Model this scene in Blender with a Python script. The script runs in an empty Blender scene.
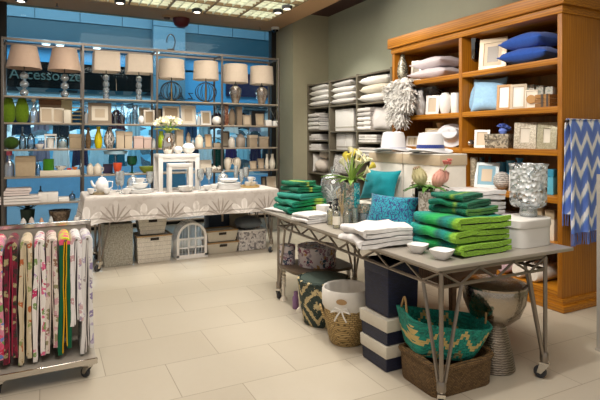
import bpy, bmesh, math, random
from mathutils import Vector, Matrix, noise
random.seed(11)
SC = bpy.context.scene
COL = SC.collection
PI = math.pi
EYE, FOC, HOR = 1.5, 500.0, 139.0
D0, D1, R0, R1 = .451, .8926, .8926, -.451

# ---------- measured rays: a photo coordinate meets a real plane of the shop ----------
def ray(px):
    t = (px-300)/FOC
    return D0+R0*t, D1+R1*t
def on_y(px, py, Y):
    a, b = ray(px); D = Y/b
    return a*D, EYE-(py-HOR)/FOC*D, D
def on_x(px, py, X):
    a, b = ray(px); D = X/a
    return b*D, EYE-(py-HOR)/FOC*D, D
def on_z(px, py, z):
    D = (EYE-z)*FOC/(py-HOR); a, b = ray(px)
    return a*D, b*D, D

# ---------- materials ----------
def lin(c):
    return c/12.92 if c <= .04045 else ((c+.055)/1.055)**2.4
def hexc(h):
    h = h.lstrip('#')
    return tuple(lin(int(h[i:i+2], 16)/255) for i in (0, 2, 4))+(1,)
class G:
    """small node-graph builder"""
    def __init__(s, name):
        s.m = bpy.data.materials.new(name); s.m.use_nodes = True
        s.t = s.m.node_tree; s.n = s.t.nodes; s.n.clear()
        s.o = s.n.new('ShaderNodeOutputMaterial')
    def node(s, ty, **kw):
        nd = s.n.new(ty)
        for k, v in kw.items(): setattr(nd, k, v)
        return nd
    def put(s, sock, v):
        if isinstance(v, bpy.types.NodeSocket): s.t.links.new(v, sock)
        elif isinstance(v, str): sock.default_value = hexc(v)
        else: sock.default_value = v
    def math(s, op, a, b=0.0, c=None):
        nd = s.node('ShaderNodeMath', operation=op)
        s.put(nd.inputs[0], a); s.put(nd.inputs[1], b)
        if c is not None: s.put(nd.inputs[2], c)
        return nd.outputs[0]
    def mix(s, f, a, b, bt='MIX'):
        nd = s.node('ShaderNodeMix', data_type='RGBA', blend_type=bt)
        s.put(nd.inputs[0], f); s.put(nd.inputs[6], a); s.put(nd.inputs[7], b)
        return nd.outputs[2]
    def ramp(s, f, stops, interp='LINEAR'):
        nd = s.node('ShaderNodeValToRGB'); cr = nd.color_ramp; cr.interpolation = interp
        while len(cr.elements) < len(stops): cr.elements.new(.5)
        for e, (p, c) in zip(cr.elements, stops): e.position = p; e.color = hexc(c)
        s.put(nd.inputs[0], f); return nd.outputs[0]
    def obj(s, scale=None, rot=None):
        tc = s.node('ShaderNodeTexCoord'); v = tc.outputs['Object']
        if scale or rot:
            mp = s.node('ShaderNodeMapping'); s.put(mp.inputs[0], v)
            if scale: mp.inputs['Scale'].default_value = scale
            if rot: mp.inputs['Rotation'].default_value = rot
            v = mp.outputs[0]
        return v
    def xyz(s, v):
        nd = s.node('ShaderNodeSeparateXYZ'); s.put(nd.inputs[0], v); return nd.outputs
    def comb(s, x, y, z):
        nd = s.node('ShaderNodeCombineXYZ'); s.put(nd.inputs[0], x); s.put(nd.inputs[1], y); s.put(nd.inputs[2], z); return nd.outputs[0]
    def noise(s, v, scale, detail=2, out='Fac'):
        nd = s.node('ShaderNodeTexNoise'); s.put(nd.inputs['Vector'], v)
        nd.inputs['Scale'].default_value = scale; nd.inputs['Detail'].default_value = detail
        return nd.outputs[out]
    def voro(s, v, scale, out='Distance', feature='F1', rnd=1.0):
        nd = s.node('ShaderNodeTexVoronoi', feature=feature); s.put(nd.inputs['Vector'], v)
        nd.inputs['Scale'].default_value = scale; nd.inputs['Randomness'].default_value = rnd
        return nd.outputs[out]
    def wave(s, v, scale, dist=0, dscale=1, axis='X'):
        nd = s.node('ShaderNodeTexWave', bands_direction=axis); s.put(nd.inputs['Vector'], v)
        nd.inputs['Scale'].default_value = scale; nd.inputs['Distortion'].default_value = dist
        nd.inputs['Detail Scale'].default_value = dscale
        return nd.outputs['Fac']
    def bump(s, h, strength=.3, dist=.01):
        nd = s.node('ShaderNodeBump'); s.put(nd.inputs['Height'], h)
        nd.inputs['Strength'].default_value = strength; nd.inputs['Distance'].default_value = dist
        return nd.outputs[0]
    def bsdf(s, col, rough=.6, metal=0.0, nrm=None, emit=None, estr=0, sheen=0, spec=.5, coat=0):
        b = s.node('ShaderNodeBsdfPrincipled')
        s.put(b.inputs['Base Color'], col); s.put(b.inputs['Roughness'], rough); s.put(b.inputs['Metallic'], metal)
        b.inputs['Specular IOR Level'].default_value = spec
        if nrm is not None: s.put(b.inputs['Normal'], nrm)
        if emit is not None: s.put(b.inputs['Emission Color'], emit); b.inputs['Emission Strength'].default_value = estr
        if sheen: b.inputs['Sheen Weight'].default_value = sheen
        if coat: b.inputs['Coat Weight'].default_value = coat
        s.t.links.new(b.outputs[0], s.o.inputs[0]); return s.m
_mc = {}
def plain(col, rough=.6, metal=0.0, var=.0, bs=0, bstr=.2, spec=.5):
    """one-colour surface with a little tone variation and an optional fine grain"""
    k = (col, rough, metal, var, bs, bstr, spec)
    if k in _mc: return _mc[k]
    g = G('paint_'+col.strip('#')); c = col; n = None
    if var:
        f = g.noise(g.obj(), 9, 3)
        a = hexc(col)
        lo = tuple(x*(1-var) for x in a[:3])+(1,); hi = tuple(min(1, x*(1+var)) for x in a[:3])+(1,)
        c = g.mix(f, lo, hi)
    if bs: n = g.bump(g.noise(g.obj(), bs, 2), bstr, .004)
    _mc[k] = g.bsdf(c, rough, metal, n, spec=spec); return _mc[k]
def cloth(col, scale=160, var=.12, bstr=.35, sheen=.2):
    k = ('cloth', col, scale, var)
    if k in _mc: return _mc[k]
    g = G('fabric_'+col.strip('#')); v = g.obj(); a = hexc(col)
    w = g.math('ADD', g.noise(v, 30, 3), g.math('MULTIPLY', g.noise(v, scale, 1), .4))
    c = g.mix(w, tuple(x*(1-var) for x in a[:3])+(1,), tuple(min(1, x*(1+var)) for x in a[:3])+(1,))
    _mc[k] = g.bsdf(c, .9, 0, g.bump(w, bstr, .004), sheen=sheen, spec=.2); return _mc[k]
def glass(col='#e8f2f2', dens=.12, rough=.03, bump=None, painted_sheen=0, ior=1.5):
    """thin clear glass: mostly see-through, reflecting more at glancing angles"""
    k = ('glass', col, dens, rough, bump, painted_sheen, ior)
    if k in _mc: return _mc[k]
    g = G('glass_'+col.strip('#'))
    tr = g.node('ShaderNodeBsdfTransparent'); g.put(tr.inputs[0], col)
    gl = g.node('ShaderNodeBsdfGlossy'); gl.inputs['Roughness'].default_value = rough; g.put(gl.inputs[0], '#f4f8f8')
    fr = g.node('ShaderNodeFresnel'); fr.inputs[0].default_value = ior
    if bump:
        n = g.bump(g.voro(g.obj(), bump), .9, .02); g.put(gl.inputs['Normal'], n); g.put(fr.inputs['Normal'], n)
    f = g.math('ADD', fr.outputs[0], dens)
    mx = g.node('ShaderNodeMixShader'); g.put(mx.inputs[0], f)
    g.t.links.new(tr.outputs[0], mx.inputs[1]); g.t.links.new(gl.outputs[0], mx.inputs[2])
    out = mx.outputs[0]
    if painted_sheen:  # diffuse white paints the bright look of lit glass into the colour
        df = g.node('ShaderNodeBsdfDiffuse'); g.put(df.inputs[0], '#f4f6f6'); m2 = g.node('ShaderNodeMixShader'); g.put(m2.inputs[0], painted_sheen)
        g.t.links.new(out, m2.inputs[1]); g.t.links.new(df.outputs[0], m2.inputs[2]); out = m2.outputs[0]
    g.t.links.new(out, g.o.inputs[0]); _mc[k] = g.m; return g.m
def weave(name, c1, c2, sx=.02, sz=.012, bstr=.8, rough=.7, gap='#00000000'):
    """basket weave laid around a basket: small bricks of two tones"""
    k = ('weave', name)
    if k in _mc: return _mc[k]
    g = G(name); x, y, z = g.xyz(g.obj())
    u = g.math('ADD', x, y)
    ang = g.math('ARCTAN2', y, x)
    v = g.comb(g.math('ADD', u, 0), z, 0)
    br = g.node('ShaderNodeTexBrick'); g.put(br.inputs[0], v); br.offset = .5
    g.put(br.inputs['Color1'], c1); g.put(br.inputs['Color2'], c2)
    a = hexc(c2); g.put(br.inputs['Mortar'], tuple(q*.35 for q in a[:3])+(1,))
    br.inputs['Scale'].default_value = 1; br.inputs['Brick Width'].default_value = sx; br.inputs['Row Height'].default_value = sz
    br.inputs['Mortar Size'].default_value = min(sx, sz)*.12
    n = g.bump(g.math('SUBTRACT', 1, br.outputs['Fac']), bstr, .006)
    _mc[k] = g.bsdf(br.outputs['Color'], rough, 0, n); return _mc[k]

# ---------- mesh builder ----------
class MB:
    def __init__(s): s.v = []; s.f = []; s.mi = []; s.m = 0
    def add(s, vs, fs, M=None):
        o = len(s.v)
        s.v += [(M @ Vector(p)) if M else Vector(p) for p in vs]
        s.f += [tuple(i+o for i in f) for f in fs]; s.mi += [s.m]*len(fs)
        return s
    def box(s, x0, y0, z0, x1, y1, z1, M=None):
        vs = [(x0,y0,z0),(x1,y0,z0),(x1,y1,z0),(x0,y1,z0),(x0,y0,z1),(x1,y0,z1),(x1,y1,z1),(x0,y1,z1)]
        return s.add(vs, [(0,3,2,1),(4,5,6,7),(0,1,5,4),(1,2,6,5),(2,3,7,6),(3,0,4,7)], M)
    def taper(s, w0, d0, w1, d1, z0, z1, M=None):
        vs = [(-w0/2,-d0/2,z0),(w0/2,-d0/2,z0),(w0/2,d0/2,z0),(-w0/2,d0/2,z0),(-w1/2,-d1/2,z1),(w1/2,-d1/2,z1),(w1/2,d1/2,z1),(-w1/2,d1/2,z1)]
        return s.add(vs, [(0,3,2,1),(4,5,6,7),(0,1,5,4),(1,2,6,5),(2,3,7,6),(3,0,4,7)], M)
    def lathe(s, prof, seg=24, M=None, sx=1, sy=1, n=None, close=True):
        """n: superellipse exponent for rounded-square outlines"""
        vs = []; fs = []
        for r, z in prof:
            for i in range(seg):
                a = 2*PI*i/seg; c, q = math.cos(a), math.sin(a)
                if n:
                    k = (abs(c)**n+abs(q)**n)**(-1/n); c *= k; q *= k
                vs.append((r*c*sx, r*q*sy, z))
        for j in range(len(prof)-1):
            for i in range(seg):
                b = (i+1) % seg
                fs.append((j*seg+i, j*seg+b, (j+1)*seg+b, (j+1)*seg+i))
        if close:
            if prof[0][0] > 1e-5: fs.append(tuple(range(seg))[::-1])
            if prof[-1][0] > 1e-5: fs.append(tuple((len(prof)-1)*seg+i for i in range(seg)))
        return s.add(vs, fs, M)
    def tube(s, pts, r, seg=8, closed=False, M=None):
        pts = [Vector(p) for p in pts]; n = len(pts); vs = []; fs = []
        up = None
        for i, p in enumerate(pts):
            a = pts[(i-1) % n] if (closed or i) else p
            b = pts[(i+1) % n] if (closed or i < n-1) else p
            t = (b-a).normalized()
            if up is None: up = Vector((0,0,1)) if abs(t.z) < .9 else Vector((1,0,0))
            x = up.cross(t)
            if x.length < 1e-4: x = Vector((1,0,0)).cross(t)
            x.normalize(); y = t.cross(x); up = y
            rr = r(i/(n-1)) if callable(r) else r
            for k in range(seg):
                q = 2*PI*k/seg; vs.append(p+x*math.cos(q)*rr+y*math.sin(q)*rr)
        m = n if closed else n-1
        for i in range(m):
            j = (i+1) % n
            for k in range(seg):
                l = (k+1) % seg
                fs.append((i*seg+k, i*seg+l, j*seg+l, j*seg+k))
        if not closed: fs += [tuple(range(seg))[::-1], tuple((n-1)*seg+k for k in range(seg))]
        return s.add(vs, fs, M)
    def grid(s, fn, nu, nv, th=0, M=None, wrapu=False):
        """slab following fn(u,v); th offsets a back skin along -normal"""
        P = [[Vector(fn(i/nu, j/nv)) for j in range(nv+1)] for i in range(nu+1)]
        if not th:
            vs = [p for row in P for p in row]
            fs = [(i*(nv+1)+j, (i+1)*(nv+1)+j, (i+1)*(nv+1)+j+1, i*(nv+1)+j+1) for i in range(nu) for j in range(nv)]
            return s.add(vs, fs, M)
        top = []; bot = []
        for i in range(nu+1):
            for j in range(nv+1):
                a = P[min(i+1,nu)][j]-P[max(i-1,0)][j]; b = P[i][min(j+1,nv)]-P[i][max(j-1,0)]
                n = a.cross(b)
                n = n.normalized() if n.length > 1e-9 else Vector((0,0,1))
                top.append(P[i][j]+n*th/2); bot.append(P[i][j]-n*th/2)
        N = len(top); w = nv+1; fs = []
        for i in range(nu):
            for j in range(nv):
                q = (i*w+j, (i+1)*w+j, (i+1)*w+j+1, i*w+j+1)
                fs += [q, tuple(N+k for k in q[::-1])]
        for i in range(nu):
            fs += [(i*w, N+i*w, N+(i+1)*w, (i+1)*w), ((i+1)*w+nv, N+(i+1)*w+nv, N+i*w+nv, i*w+nv)]
        for j in range(nv):
            fs += [(j+1, N+j+1, N+j, j), (nu*w+j, N+nu*w+j, N+nu*w+j+1, nu*w+j+1)]
        return s.add(top+bot, fs, M)
    def ribbon(s, path, th, y0, y1, ny=8, wob=0, M=None, seed=0, ysh=None):
        """a cloth strip whose section follows path (x,z) and which runs from y0 to y1"""
        n = len(path); L = []; Rr = []
        for i in range(n):
            a = Vector(path[max(i-1,0)]); b = Vector(path[min(i+1,n-1)]); t = (b-a)
            t = t.normalized() if t.length > 1e-9 else Vector((1,0))
            nn = Vector((-t.y, t.x)); p = Vector(path[i])
            L.append(p+nn*th/2); Rr.append(p-nn*th/2)
        loop = L+Rr[::-1]; m = len(loop); vs = []; fs = []
        for j in range(ny+1):
            y = y0+(y1-y0)*j/ny
            for k, p in enumerate(loop):
                dx = dz = 0; dy = 0
                if wob:
                    v = noise.noise_vector(Vector((p.x*9+seed, y*9, p.y*9+seed*.7)))
                    dx, dz, dy = v.x*wob, v.z*wob, v.y*wob*.7
                if ysh: dy += ysh(p.x, p.y, j/ny)
                vs.append((p.x+dx, y+dy, p.y+dz))
        for j in range(ny):
            for k in range(m):
                l = (k+1) % m
                fs.append((j*m+k, j*m+l, (j+1)*m+l, (j+1)*m+k))
        for i in range(n-1):
            fs.append((i, m-1-i, m-2-i, i+1)); o = ny*m
            fs.append((o+i, o+i+1, o+m-2-i, o+m-1-i))
        return s.add(vs, fs, M)
    def pillow(s, w, d, t, M=None, n=14, pinch=.09, wob=.012, seed=0, pw=.42):
        vs = []; fs = []
        for sgn in (1, -1):
            for i in range(n+1):
                for j in range(n+1):
                    u = -1+2*i/n; v = -1+2*j/n
                    x = w/2*u*(1-pinch*(1-v*v)); y = d/2*v*(1-pinch*(1-u*u))
                    h = t/2*(max(0,1-u*u)*max(0,1-v*v))**pw
                    k = noise.noise(Vector((u*2+seed, v*2, sgn*3+seed)))*wob*(1 if h > .004 else 0)
                    vs.append((x, y, sgn*(h+k+.004)))
        N = (n+1)**2; w_ = n+1
        for i in range(n):
            for j in range(n):
                q = (i*w_+j, (i+1)*w_+j, (i+1)*w_+j+1, i*w_+j+1)
                fs += [q, tuple(N+k for k in q[::-1])]
        edge = [i*w_ for i in range(n+1)]+[n*w_+j for j in range(1,n+1)]+[i*w_+n for i in range(n-1,-1,-1)]+[j for j in range(n-1,0,-1)]
        for a, b in zip(edge, edge[1:]+edge[:1]): fs.append((b, a, N+a, N+b))
        return s.add(vs, fs, M)
    def build(s, name, mat, parent=None, bev=0, seg=2, angle=.7, kind=None, label=None):
        me = bpy.data.meshes.new(name); me.from_pydata([tuple(p) for p in s.v], [], s.f)
        mats = mat if isinstance(mat, (list, tuple)) else [mat]
        for m in mats: me.materials.append(m)
        for p, k in zip(me.polygons, s.mi): p.material_index = k
        bm = bmesh.new(); bm.from_mesh(me)
        if bev:
            ed = [e for e in bm.edges if len(e.link_faces) == 2 and e.calc_face_angle(0) > .6]
            bmesh.ops.bevel(bm, geom=ed, offset=bev, segments=seg, affect='EDGES', profile=.6, clamp_overlap=True)
        bmesh.ops.recalc_face_normals(bm, faces=bm.faces[:])
        bm.to_mesh(me); bm.free()
        for p in me.polygons: p.use_smooth = True
        me.set_sharp_from_angle(angle=angle)
        o = bpy.data.objects.new(name, me); COL.objects.link(o)
        if parent: o.parent = parent
        if kind: o['kind'] = kind
        if label: o['label'] = label
        return o
def T(x=0, y=0, z=0, rx=0, ry=0, rz=0):
    return Matrix.Translation((x,y,z)) @ Matrix.Rotation(rz,4,'Z') @ Matrix.Rotation(ry,4,'Y') @ Matrix.Rotation(rx,4,'X')
def tag(o, label, cat, group=None):
    o['label'] = label; o['category'] = cat
    if group: o['group'] = group
    return o
def thing(name, label, cat, loc, rz=0, group=None):
    o = bpy.data.objects.new(name, None); COL.objects.link(o); o.empty_display_size = .05
    o.location = loc; o.rotation_euler = (0,0,rz); return tag(o, label, cat, group)
def single(mb, name, mat, label, cat, loc, rz=0, group=None, **kw):
    o = mb.build(name, mat, None, **kw); o.location = loc; o.rotation_euler = (0,0,rz)
    return tag(o, label, cat, group)
def struct(mb, name, mat, **kw):
    return mb.build(name, mat, None, kind='structure', **kw)
def dup(root, loc, label, rz=None, scale=None, group=None):
    r = root.copy(); COL.objects.link(r); r.location = loc; r['label'] = label
    if rz is not None: r.rotation_euler = (0,0,rz)
    if scale is not None: r.scale = scale if isinstance(scale, tuple) else (scale,)*3
    if group: r['group'] = group
    for ch in list(root.children):
        c = ch.copy(); COL.objects.link(c); c.parent = r
        for g2 in list(ch.children):
            q = g2.copy(); COL.objects.link(q); q.parent = c
    return r
def serp(w, n, th, flip=1):
    """serpentine fold path: n layers, first bend on the -x side"""
    p = []
    for i in range(n):
        z = (i+.5)*th; xs = [w/2, w/4, 0, -w/4, -w/2] if i % 2 == 0 else [-w/2, -w/4, 0, w/4, w/2]
        xs = [x*(1-.03*((i*37) % 5)/5) for x in xs]
        p += [(x*flip, z) for x in xs]
        if i < n-1:
            sg = -1 if i % 2 == 0 else 1
            for a in (-.5, -.2, .2, .5):
                p.append((flip*(xs[-1]+sg*th*.5*math.cos(a*PI*.95)), z+th*.5+th*.5*math.sin(a*PI*.95)))
    return p
def folded(name, label, cat, loc, rz, w, d, n, th, mat, group=None, wob=.006, seed=0, gap=.8):
    b = MB().ribbon(serp(w, n, th), th*gap, -d/2, d/2, 10, wob, seed=seed+random.random()*5)
    lo = min(p.z for p in b.v)
    for p in b.v: p.z -= lo
    return single(b, name, mat, label, cat, loc, rz, group, angle=1.2)
def cushion(name, label, cat, loc, rz, w, d, t, mat, tilt=0, group=None, seed=0, pinch=.09, wob=.012, roll=0, pw=.42):
    """lying (tilt 0) or stood on an edge (tilt in radians about x); rests on z=0"""
    b = MB().pillow(w, d, t, T(rx=tilt) @ Matrix.Rotation(roll,4,'Z'), 14, pinch, wob, seed, pw)
    lo = min(p.z for p in b.v)
    for p in b.v: p.z -= lo
    return single(b, name, mat, label, cat, loc, rz, group, angle=1.5)
def frame(label, loc, rz, w, h, fm, im, bw=.03, lean=.14, th=.018, group=None, mount=None, cat='picture frame', name='picture_frame', inner=None):
    t = thing(name, label, cat, loc, rz, group)
    M = T(rx=-lean)
    b = MB(); x, z = w/2, h
    def ring(x0, z0, x1, z1, b0, ya, yb):
        o = [(-x0,z0),(x0,z0),(x0,z1),(-x0,z1)]; i = [(-x0+b0,z0+b0),(x0-b0,z0+b0),(x0-b0,z1-b0),(-x0+b0,z1-b0)]
        vs = [(p[0],ya,p[1]) for p in o]+[(p[0],ya-.004,p[1]) for p in i]+[(p[0],yb,p[1]) for p in o]+[(p[0],yb,p[1]) for p in i]
        fs = []
        for k in range(4):
            l = (k+1) % 4
            fs += [(k,l,4+l,4+k), (8+l,8+k,12+k,12+l), (l,k,8+k,8+l), (4+k,4+l,12+l,12+k)]
        b.add(vs, fs, M)
    ring(x, 0, x, z, bw, 0, th)
    # strut behind, so that the frame stands
    zt = h*.7
    p0 = M @ Vector((0, th, zt)); p1 = Vector((0, p0.y+.05+h*.18, .004))
    b.tube([p0, p1], .006, 4)
    b.build('frame_border', fm, t, bev=.002, seg=1)
    if mount:
        m = MB().box(-x+bw*.9, th*.35, bw*.9, x-bw*.9, th*.7, z-bw*.9, M)
        m.build('mount', mount, t); q = bw+(w-2*bw)*.2
        MB().box(-x+q, th*.25, q, x-q, th*.34, z-q, M).build('picture', im, t)
    else:
        MB().box(-x+bw*.9, th*.35, bw*.9, x-bw*.9, th*.7, z-bw*.9, M).build('picture', im, t)
    return t
# ================= materials of the shop =================
def m_floor():
    g = G('floor_tiles'); v = g.obj(); mp = g.node('ShaderNodeMapping'); g.put(mp.inputs[0], v)
    mp.inputs['Location'].default_value = (-.70+.37+.74*4, -3.85+.475*20, 0)
    br = g.node('ShaderNodeTexBrick'); g.put(br.inputs[0], mp.outputs[0]); br.offset = .5
    for k, c in (('Color1', '#c3bbab'), ('Color2', '#b9b09f'), ('Mortar', '#857a68')): g.put(br.inputs[k], c)
    br.inputs['Scale'].default_value = 1; br.inputs['Brick Width'].default_value = .74; br.inputs['Row Height'].default_value = .475
    br.inputs['Mortar Size'].default_value = .003; br.inputs['Mortar Smooth'].default_value = .1
    f = g.noise(v, 2.2, 6); f2 = g.noise(v, 26, 4)
    c = g.mix(g.math('MULTIPLY', f, .55), br.outputs['Color'], '#b0a48e')
    c = g.mix(g.math('MULTIPLY', f2, .22), c, '#cdc5b5')
    n = g.bump(g.math('MULTIPLY', br.outputs['Fac'], -1), .25, .003)
    return g.bsdf(c, g.math('MULTIPLY_ADD', f2, .15, .24), 0, n, spec=.4)
def m_wood(name, a, b, rough=.35, axis=0, scale=1.0):
    g = G(name); sc = [14, 14, 14]; sc[axis] = 1.2
    v = g.obj(tuple(q*scale for q in sc))
    f = g.noise(v, 2.4, 5); w = g.wave(v, .9, 6, 1.4, 'XYZ'[(axis+1) % 3])
    k = g.math('ADD', g.math('MULTIPLY', f, .6), g.math('MULTIPLY', w, .4))
    c = g.ramp(k, [(.2, a), (.8, b)])
    return g.bsdf(c, rough, 0, g.bump(k, .12, .003))
def m_terry():
    g = G('white_terry'); v = g.obj(); a = g.noise(v, 13, 4); b = g.noise(v, 260, 1); h = g.math('ADD', a, g.math('MULTIPLY', b, .12))
    return g.bsdf(g.mix(a, '#d3d0ce', '#e2e0de'), .95, 0, g.bump(h, .7, .03), sheen=.3, spec=.1)
FLOOR = m_floor()
OAK = m_wood('honey_oak', '#8a530c', '#b5761a', .38, 1)
OAKV = m_wood('honey_oak_upright', '#8a530c', '#ae7019', .38, 2)
DARKWOOD = m_wood('brown_wood', '#4a2e17', '#7a5230', .45, 0)
WALL = plain('#a3a48f', .85, var=.04)
PEWTER = plain('#6d665f', .38, .85)
STEEL = plain('#8e857b', .33, .9, var=.08)
TABLETOP = plain('#a8a196', .34, .35, var=.06)
CHROME = plain('#c9c5be', .15, 1)
BLACK = plain('#17171a', .45)
RUBBER = plain('#2c2e33', .6)
WHITE = plain('#e9e6e1', .45)
IVORY = plain('#ded5c4', .55)
CHINA = plain('#efeeec', .2)
TERRY = m_terry()
GLASS = glass()
GLASSB = glass('#dcebf2', .14)
TAUPE = plain('#a89781', .6, var=.06)
MATB = plain('#cdbba2', .75, var=.05)
CREAM = plain('#e4d9c6', .5)

# ================= the shop shell =================
XW, YW, XP, YP, ZC = 4.70, 8.92, 3.96, 8.12, 3.60
struct(MB().box(-4, -3, -.08, XW+.15, 9.05, 0), 'floor', FLOOR)
struct(MB().box(XW, -3, 0, XW+.15, YP, 4.3), 'wall_right', WALL)
struct(MB().box(XP, YP, 0, XW+.15, 9.05, 4.3), 'wall_pillar', plain('#a9a38a', .85, var=.04))
# tan lowered ceiling with an opening for the louvre lights
LX0, LX1, LY0, LY1 = .53, 3.53, 5.2, 8.2
tan = plain('#d0a67c', .8, var=.04)
struct(MB().box(-4, -3, ZC, LX0, 9.05, ZC+.1).box(LX1, -3, ZC, XP, 9.05, ZC+.1).box(LX0, LY1, ZC, LX1, 9.05, ZC+.1).box(LX0, -3, ZC, LX1, LY0, ZC+.1), 'ceiling', tan)
struct(MB().box(XP, -3, 3.79, XW+.15, YP, 3.9), 'ceiling_recess', plain('#4a302c', .8))
struct(MB().box(-4, 8.8, 0, -.66, 9.05, ZC), 'wall_back', plain('#1c1b1c', .7))
struct(MB().box(-.66, 8.86, 0, -.56, 9.0, ZC).box(3.86, 8.86, 0, XP, 9.0, ZC).box(-.56, 8.86, 0, 3.86, 9.0, .06), 'window_frame', plain('#121214', .5))
struct(MB().box(-.56, 8.92, .06, 3.86, 8.93, ZC), 'window_1', glass('#dfeef4', .0, .02, None, 0, 1.22))
# louvre ceiling lights, one per 60 cm module
g = G('louvre_tube_glow'); LGLOW = g.bsdf('#f6f8e6', .5, 0, emit='#f6f6e2', estr=2.4)
blade = plain('#eceddd', .5)
gt = None
rows = ['nearest the shop window', 'one row in from the shop window', 'two rows in from the shop window', 'three rows in from the shop window', 'four rows in from the shop window']
cols = ['first from the left', 'second from the left', 'third from the left', 'fourth from the left', 'rightmost column']
for j in range(5):
    for i in range(5):
        lab = 'cream louvre ceiling light %s, %s' % (rows[j], cols[i])
        loc = (LX0+.6*i+.3, LY1-.6*j-.3, ZC)
        if gt is None:
            gt = thing('ceiling_light', lab, 'ceiling light', loc, 0, 'louvre ceiling lights')
            MB().box(-.3,-.3,.0,-.285,.3,.1).box(.285,-.3,.0,.3,.3,.1).box(-.285,-.3,.0,.285,-.285,.1).box(-.285,.285,.0,.285,.3,.1).build('frame', plain('#8a7355', .6), gt)
            b = MB()
            for k in range(1, 4):
                q = -.285+.57*k/4
                b.box(q-.006, -.285, .01, q+.006, .285, .075); b.box(-.285, q-.006, .01, .285, q+.006, .075)
            b.build('louvre', blade, gt)
            MB().box(-.285,-.285,.085,.285,.285,.1).build('diffuser', LGLOW, gt)
        else: dup(gt, loc, lab)
def downlight(loc, label, aim, name='spotlight'):
    t = thing(name, label, 'spotlight', loc, 0, 'black ceiling spotlights')
    MB().lathe([(.06,-.045),(.078,-.04),(.085,0),(.05,.02),(0,.02)], 16).build('can', plain('#141415', .4), t)
    MB().lathe([(0,-.044),(.045,-.044),(.052,-.048),(0,-.05)], 14).build('lens', G('spot_lens').bsdf('#ffffff', .3, emit='#fff0d8', estr=5), t)
    return t
for px, py, lab in ((21,-9,'black round ceiling spotlight above the left lamps'), (120,3,'black ceiling spotlight hanging by the edge of the louvres, left one'), (197,12,'black round ceiling spotlight at the louvre edge above the centre lamps')):
    x, y, D = on_z(px, max(py, 1), ZC-.06); downlight((x, y, ZC-.02), lab, None)
# the pair in the black recess at the end of the louvres
for q, (px, py) in enumerate(((278, 12), (287, 8))):
    x, y, D = on_z(px, py, ZC-.05); downlight((x, y, ZC-.02), ('black spotlight in the louvre corner next to the pillar' , 'second black spotlight in the louvre corner, farther from the window')[q], None)
# dome camera, smoke detector, sprinklers
x, y, D = on_z(274, 29, ZC-.02)
t = thing('dome_camera', 'white ceiling dome camera with black dome by the window corner', 'security camera', (x, min(y, 8.6), ZC))
MB().lathe([(.07,-.05),(.075,-.04),(.075,0)], 18).build('housing', WHITE, t)
MB().lathe([(0,-.10),(.03,-.095),(.05,-.075),(.058,-.05)], 18).build('dome', plain('#101012', .1), t)
x, y, D = on_z(167, 17, ZC-.01)
t = thing('smoke_detector', 'tan round smoke detector on the ceiling border', 'smoke detector', (x, y, ZC))
MB().lathe([(.075,-.02),(.09,-.015),(.09,0)], 18).build('base_plate', tan, t)
MB().lathe([(0,-.05),(.045,-.045),(.055,-.02)], 18).build('sensor', plain('#6f543d', .6), t)
x, y, D = on_z(177.5, 22, ZC)
single(MB().lathe([(0,-.16),(.06,-.155),(.12,-.11),(.145,-.04),(.145,0)], 22), 'fire_bell', plain('#5a0f1a', .4), 'dark red half dome on the ceiling edge above the caged lamps', 'fire bell', (x, 8.72, ZC))
for px, py, lab in ((57, 3, 'small sprinkler head on the ceiling border, left'), (260, 27, 'small sprinkler head on the ceiling border near the dome camera')):
    x, y, D = on_z(px, py, ZC)
    t = thing('sprinkler', lab, 'sprinkler', (x, min(y, 8.7), ZC), 0, 'ceiling sprinklers')
    MB().lathe([(.035,-.006),(.035,0)], 12).build('rose', tan, t)
    MB().lathe([(.022,-.055),(.022,-.05),(.008,-.048),(.008,-.006)], 10).build('head', plain('#77716a', .3, .9), t)

def m_shop():
    g = G('shop_display_wall'); v = g.obj((1, 1, 1.6)); c = g.xyz(g.voro(v, 4.2, 'Color', rnd=.8)); k = g.ramp(c[0], [(0,'#7cc4da'),(.2,'#f2f8f8'),(.4,'#15242c'),(.58,'#4fa4c4'),(.74,'#e2eef0'),(.88,'#2a2238')], 'CONSTANT')
    return g.bsdf(g.mix(g.math('MULTIPLY', g.noise(v, 14, 3), .4), k, '#a9c9d0'), .7)
# ================= the mall seen through the window =================
YM = 13.0
struct(MB().box(-6, 9.05, -.1, 12, 15, 0), 'floor_mall', plain('#8fa6b4', .3))
BLUE = plain('#4ca2d6', .5, var=.06); LBLUE = plain('#557f96', .5, var=.05); TEAL = plain('#08465a', .5, var=.1)
b = MB()
for k in range(18):   # panelled band at the top with open joints
    b.box(-5+.95*k, YM-.05, 4.27, -5+.95*k+.935, YM, 5.2)
struct(b, 'wall_mall_panels', LBLUE)
struct(MB().box(-5, YM, 3.74, 12, YM+.1, 5.2), 'wall_mall_recess', TEAL)
struct(MB().box(-5, YM-.25, 3.66, 12, YM, 3.76), 'trim_mall_ledge', plain('#5d7f95', .5))
struct(MB().box(-5, YM, 3.25, 12, YM+.1, 3.66), 'wall_mall_blue', BLUE)
struct(MB().box(-5, YM, -.1, 2.3, YM+.1, .82), 'wall_mall_plinth', plain('#86b8dc', .35, var=.1))
struct(MB().box(3.18, YM, 2.2, 4.0, YM+.1, 3.3).box(4.0, YM, 2.5, 12, YM+.1, 3.3), 'wall_mall_right', BLUE)
struct(MB().box(3.18, YM, -.1, 12, YM+.1, .5), 'wall_mall_base', plain('#78aed4', .4, var=.1))
b = MB()
for k in range(9): b.box(2.36, YM-.22, .62*k, 3.16, YM+.1, .62*k+.606)
struct(b, 'column_mall', LBLUE)
struct(MB().box(-5, 14.6, -.1, 12, 14.7, 3.3), 'wall_mall_inner', m_shop())
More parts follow.
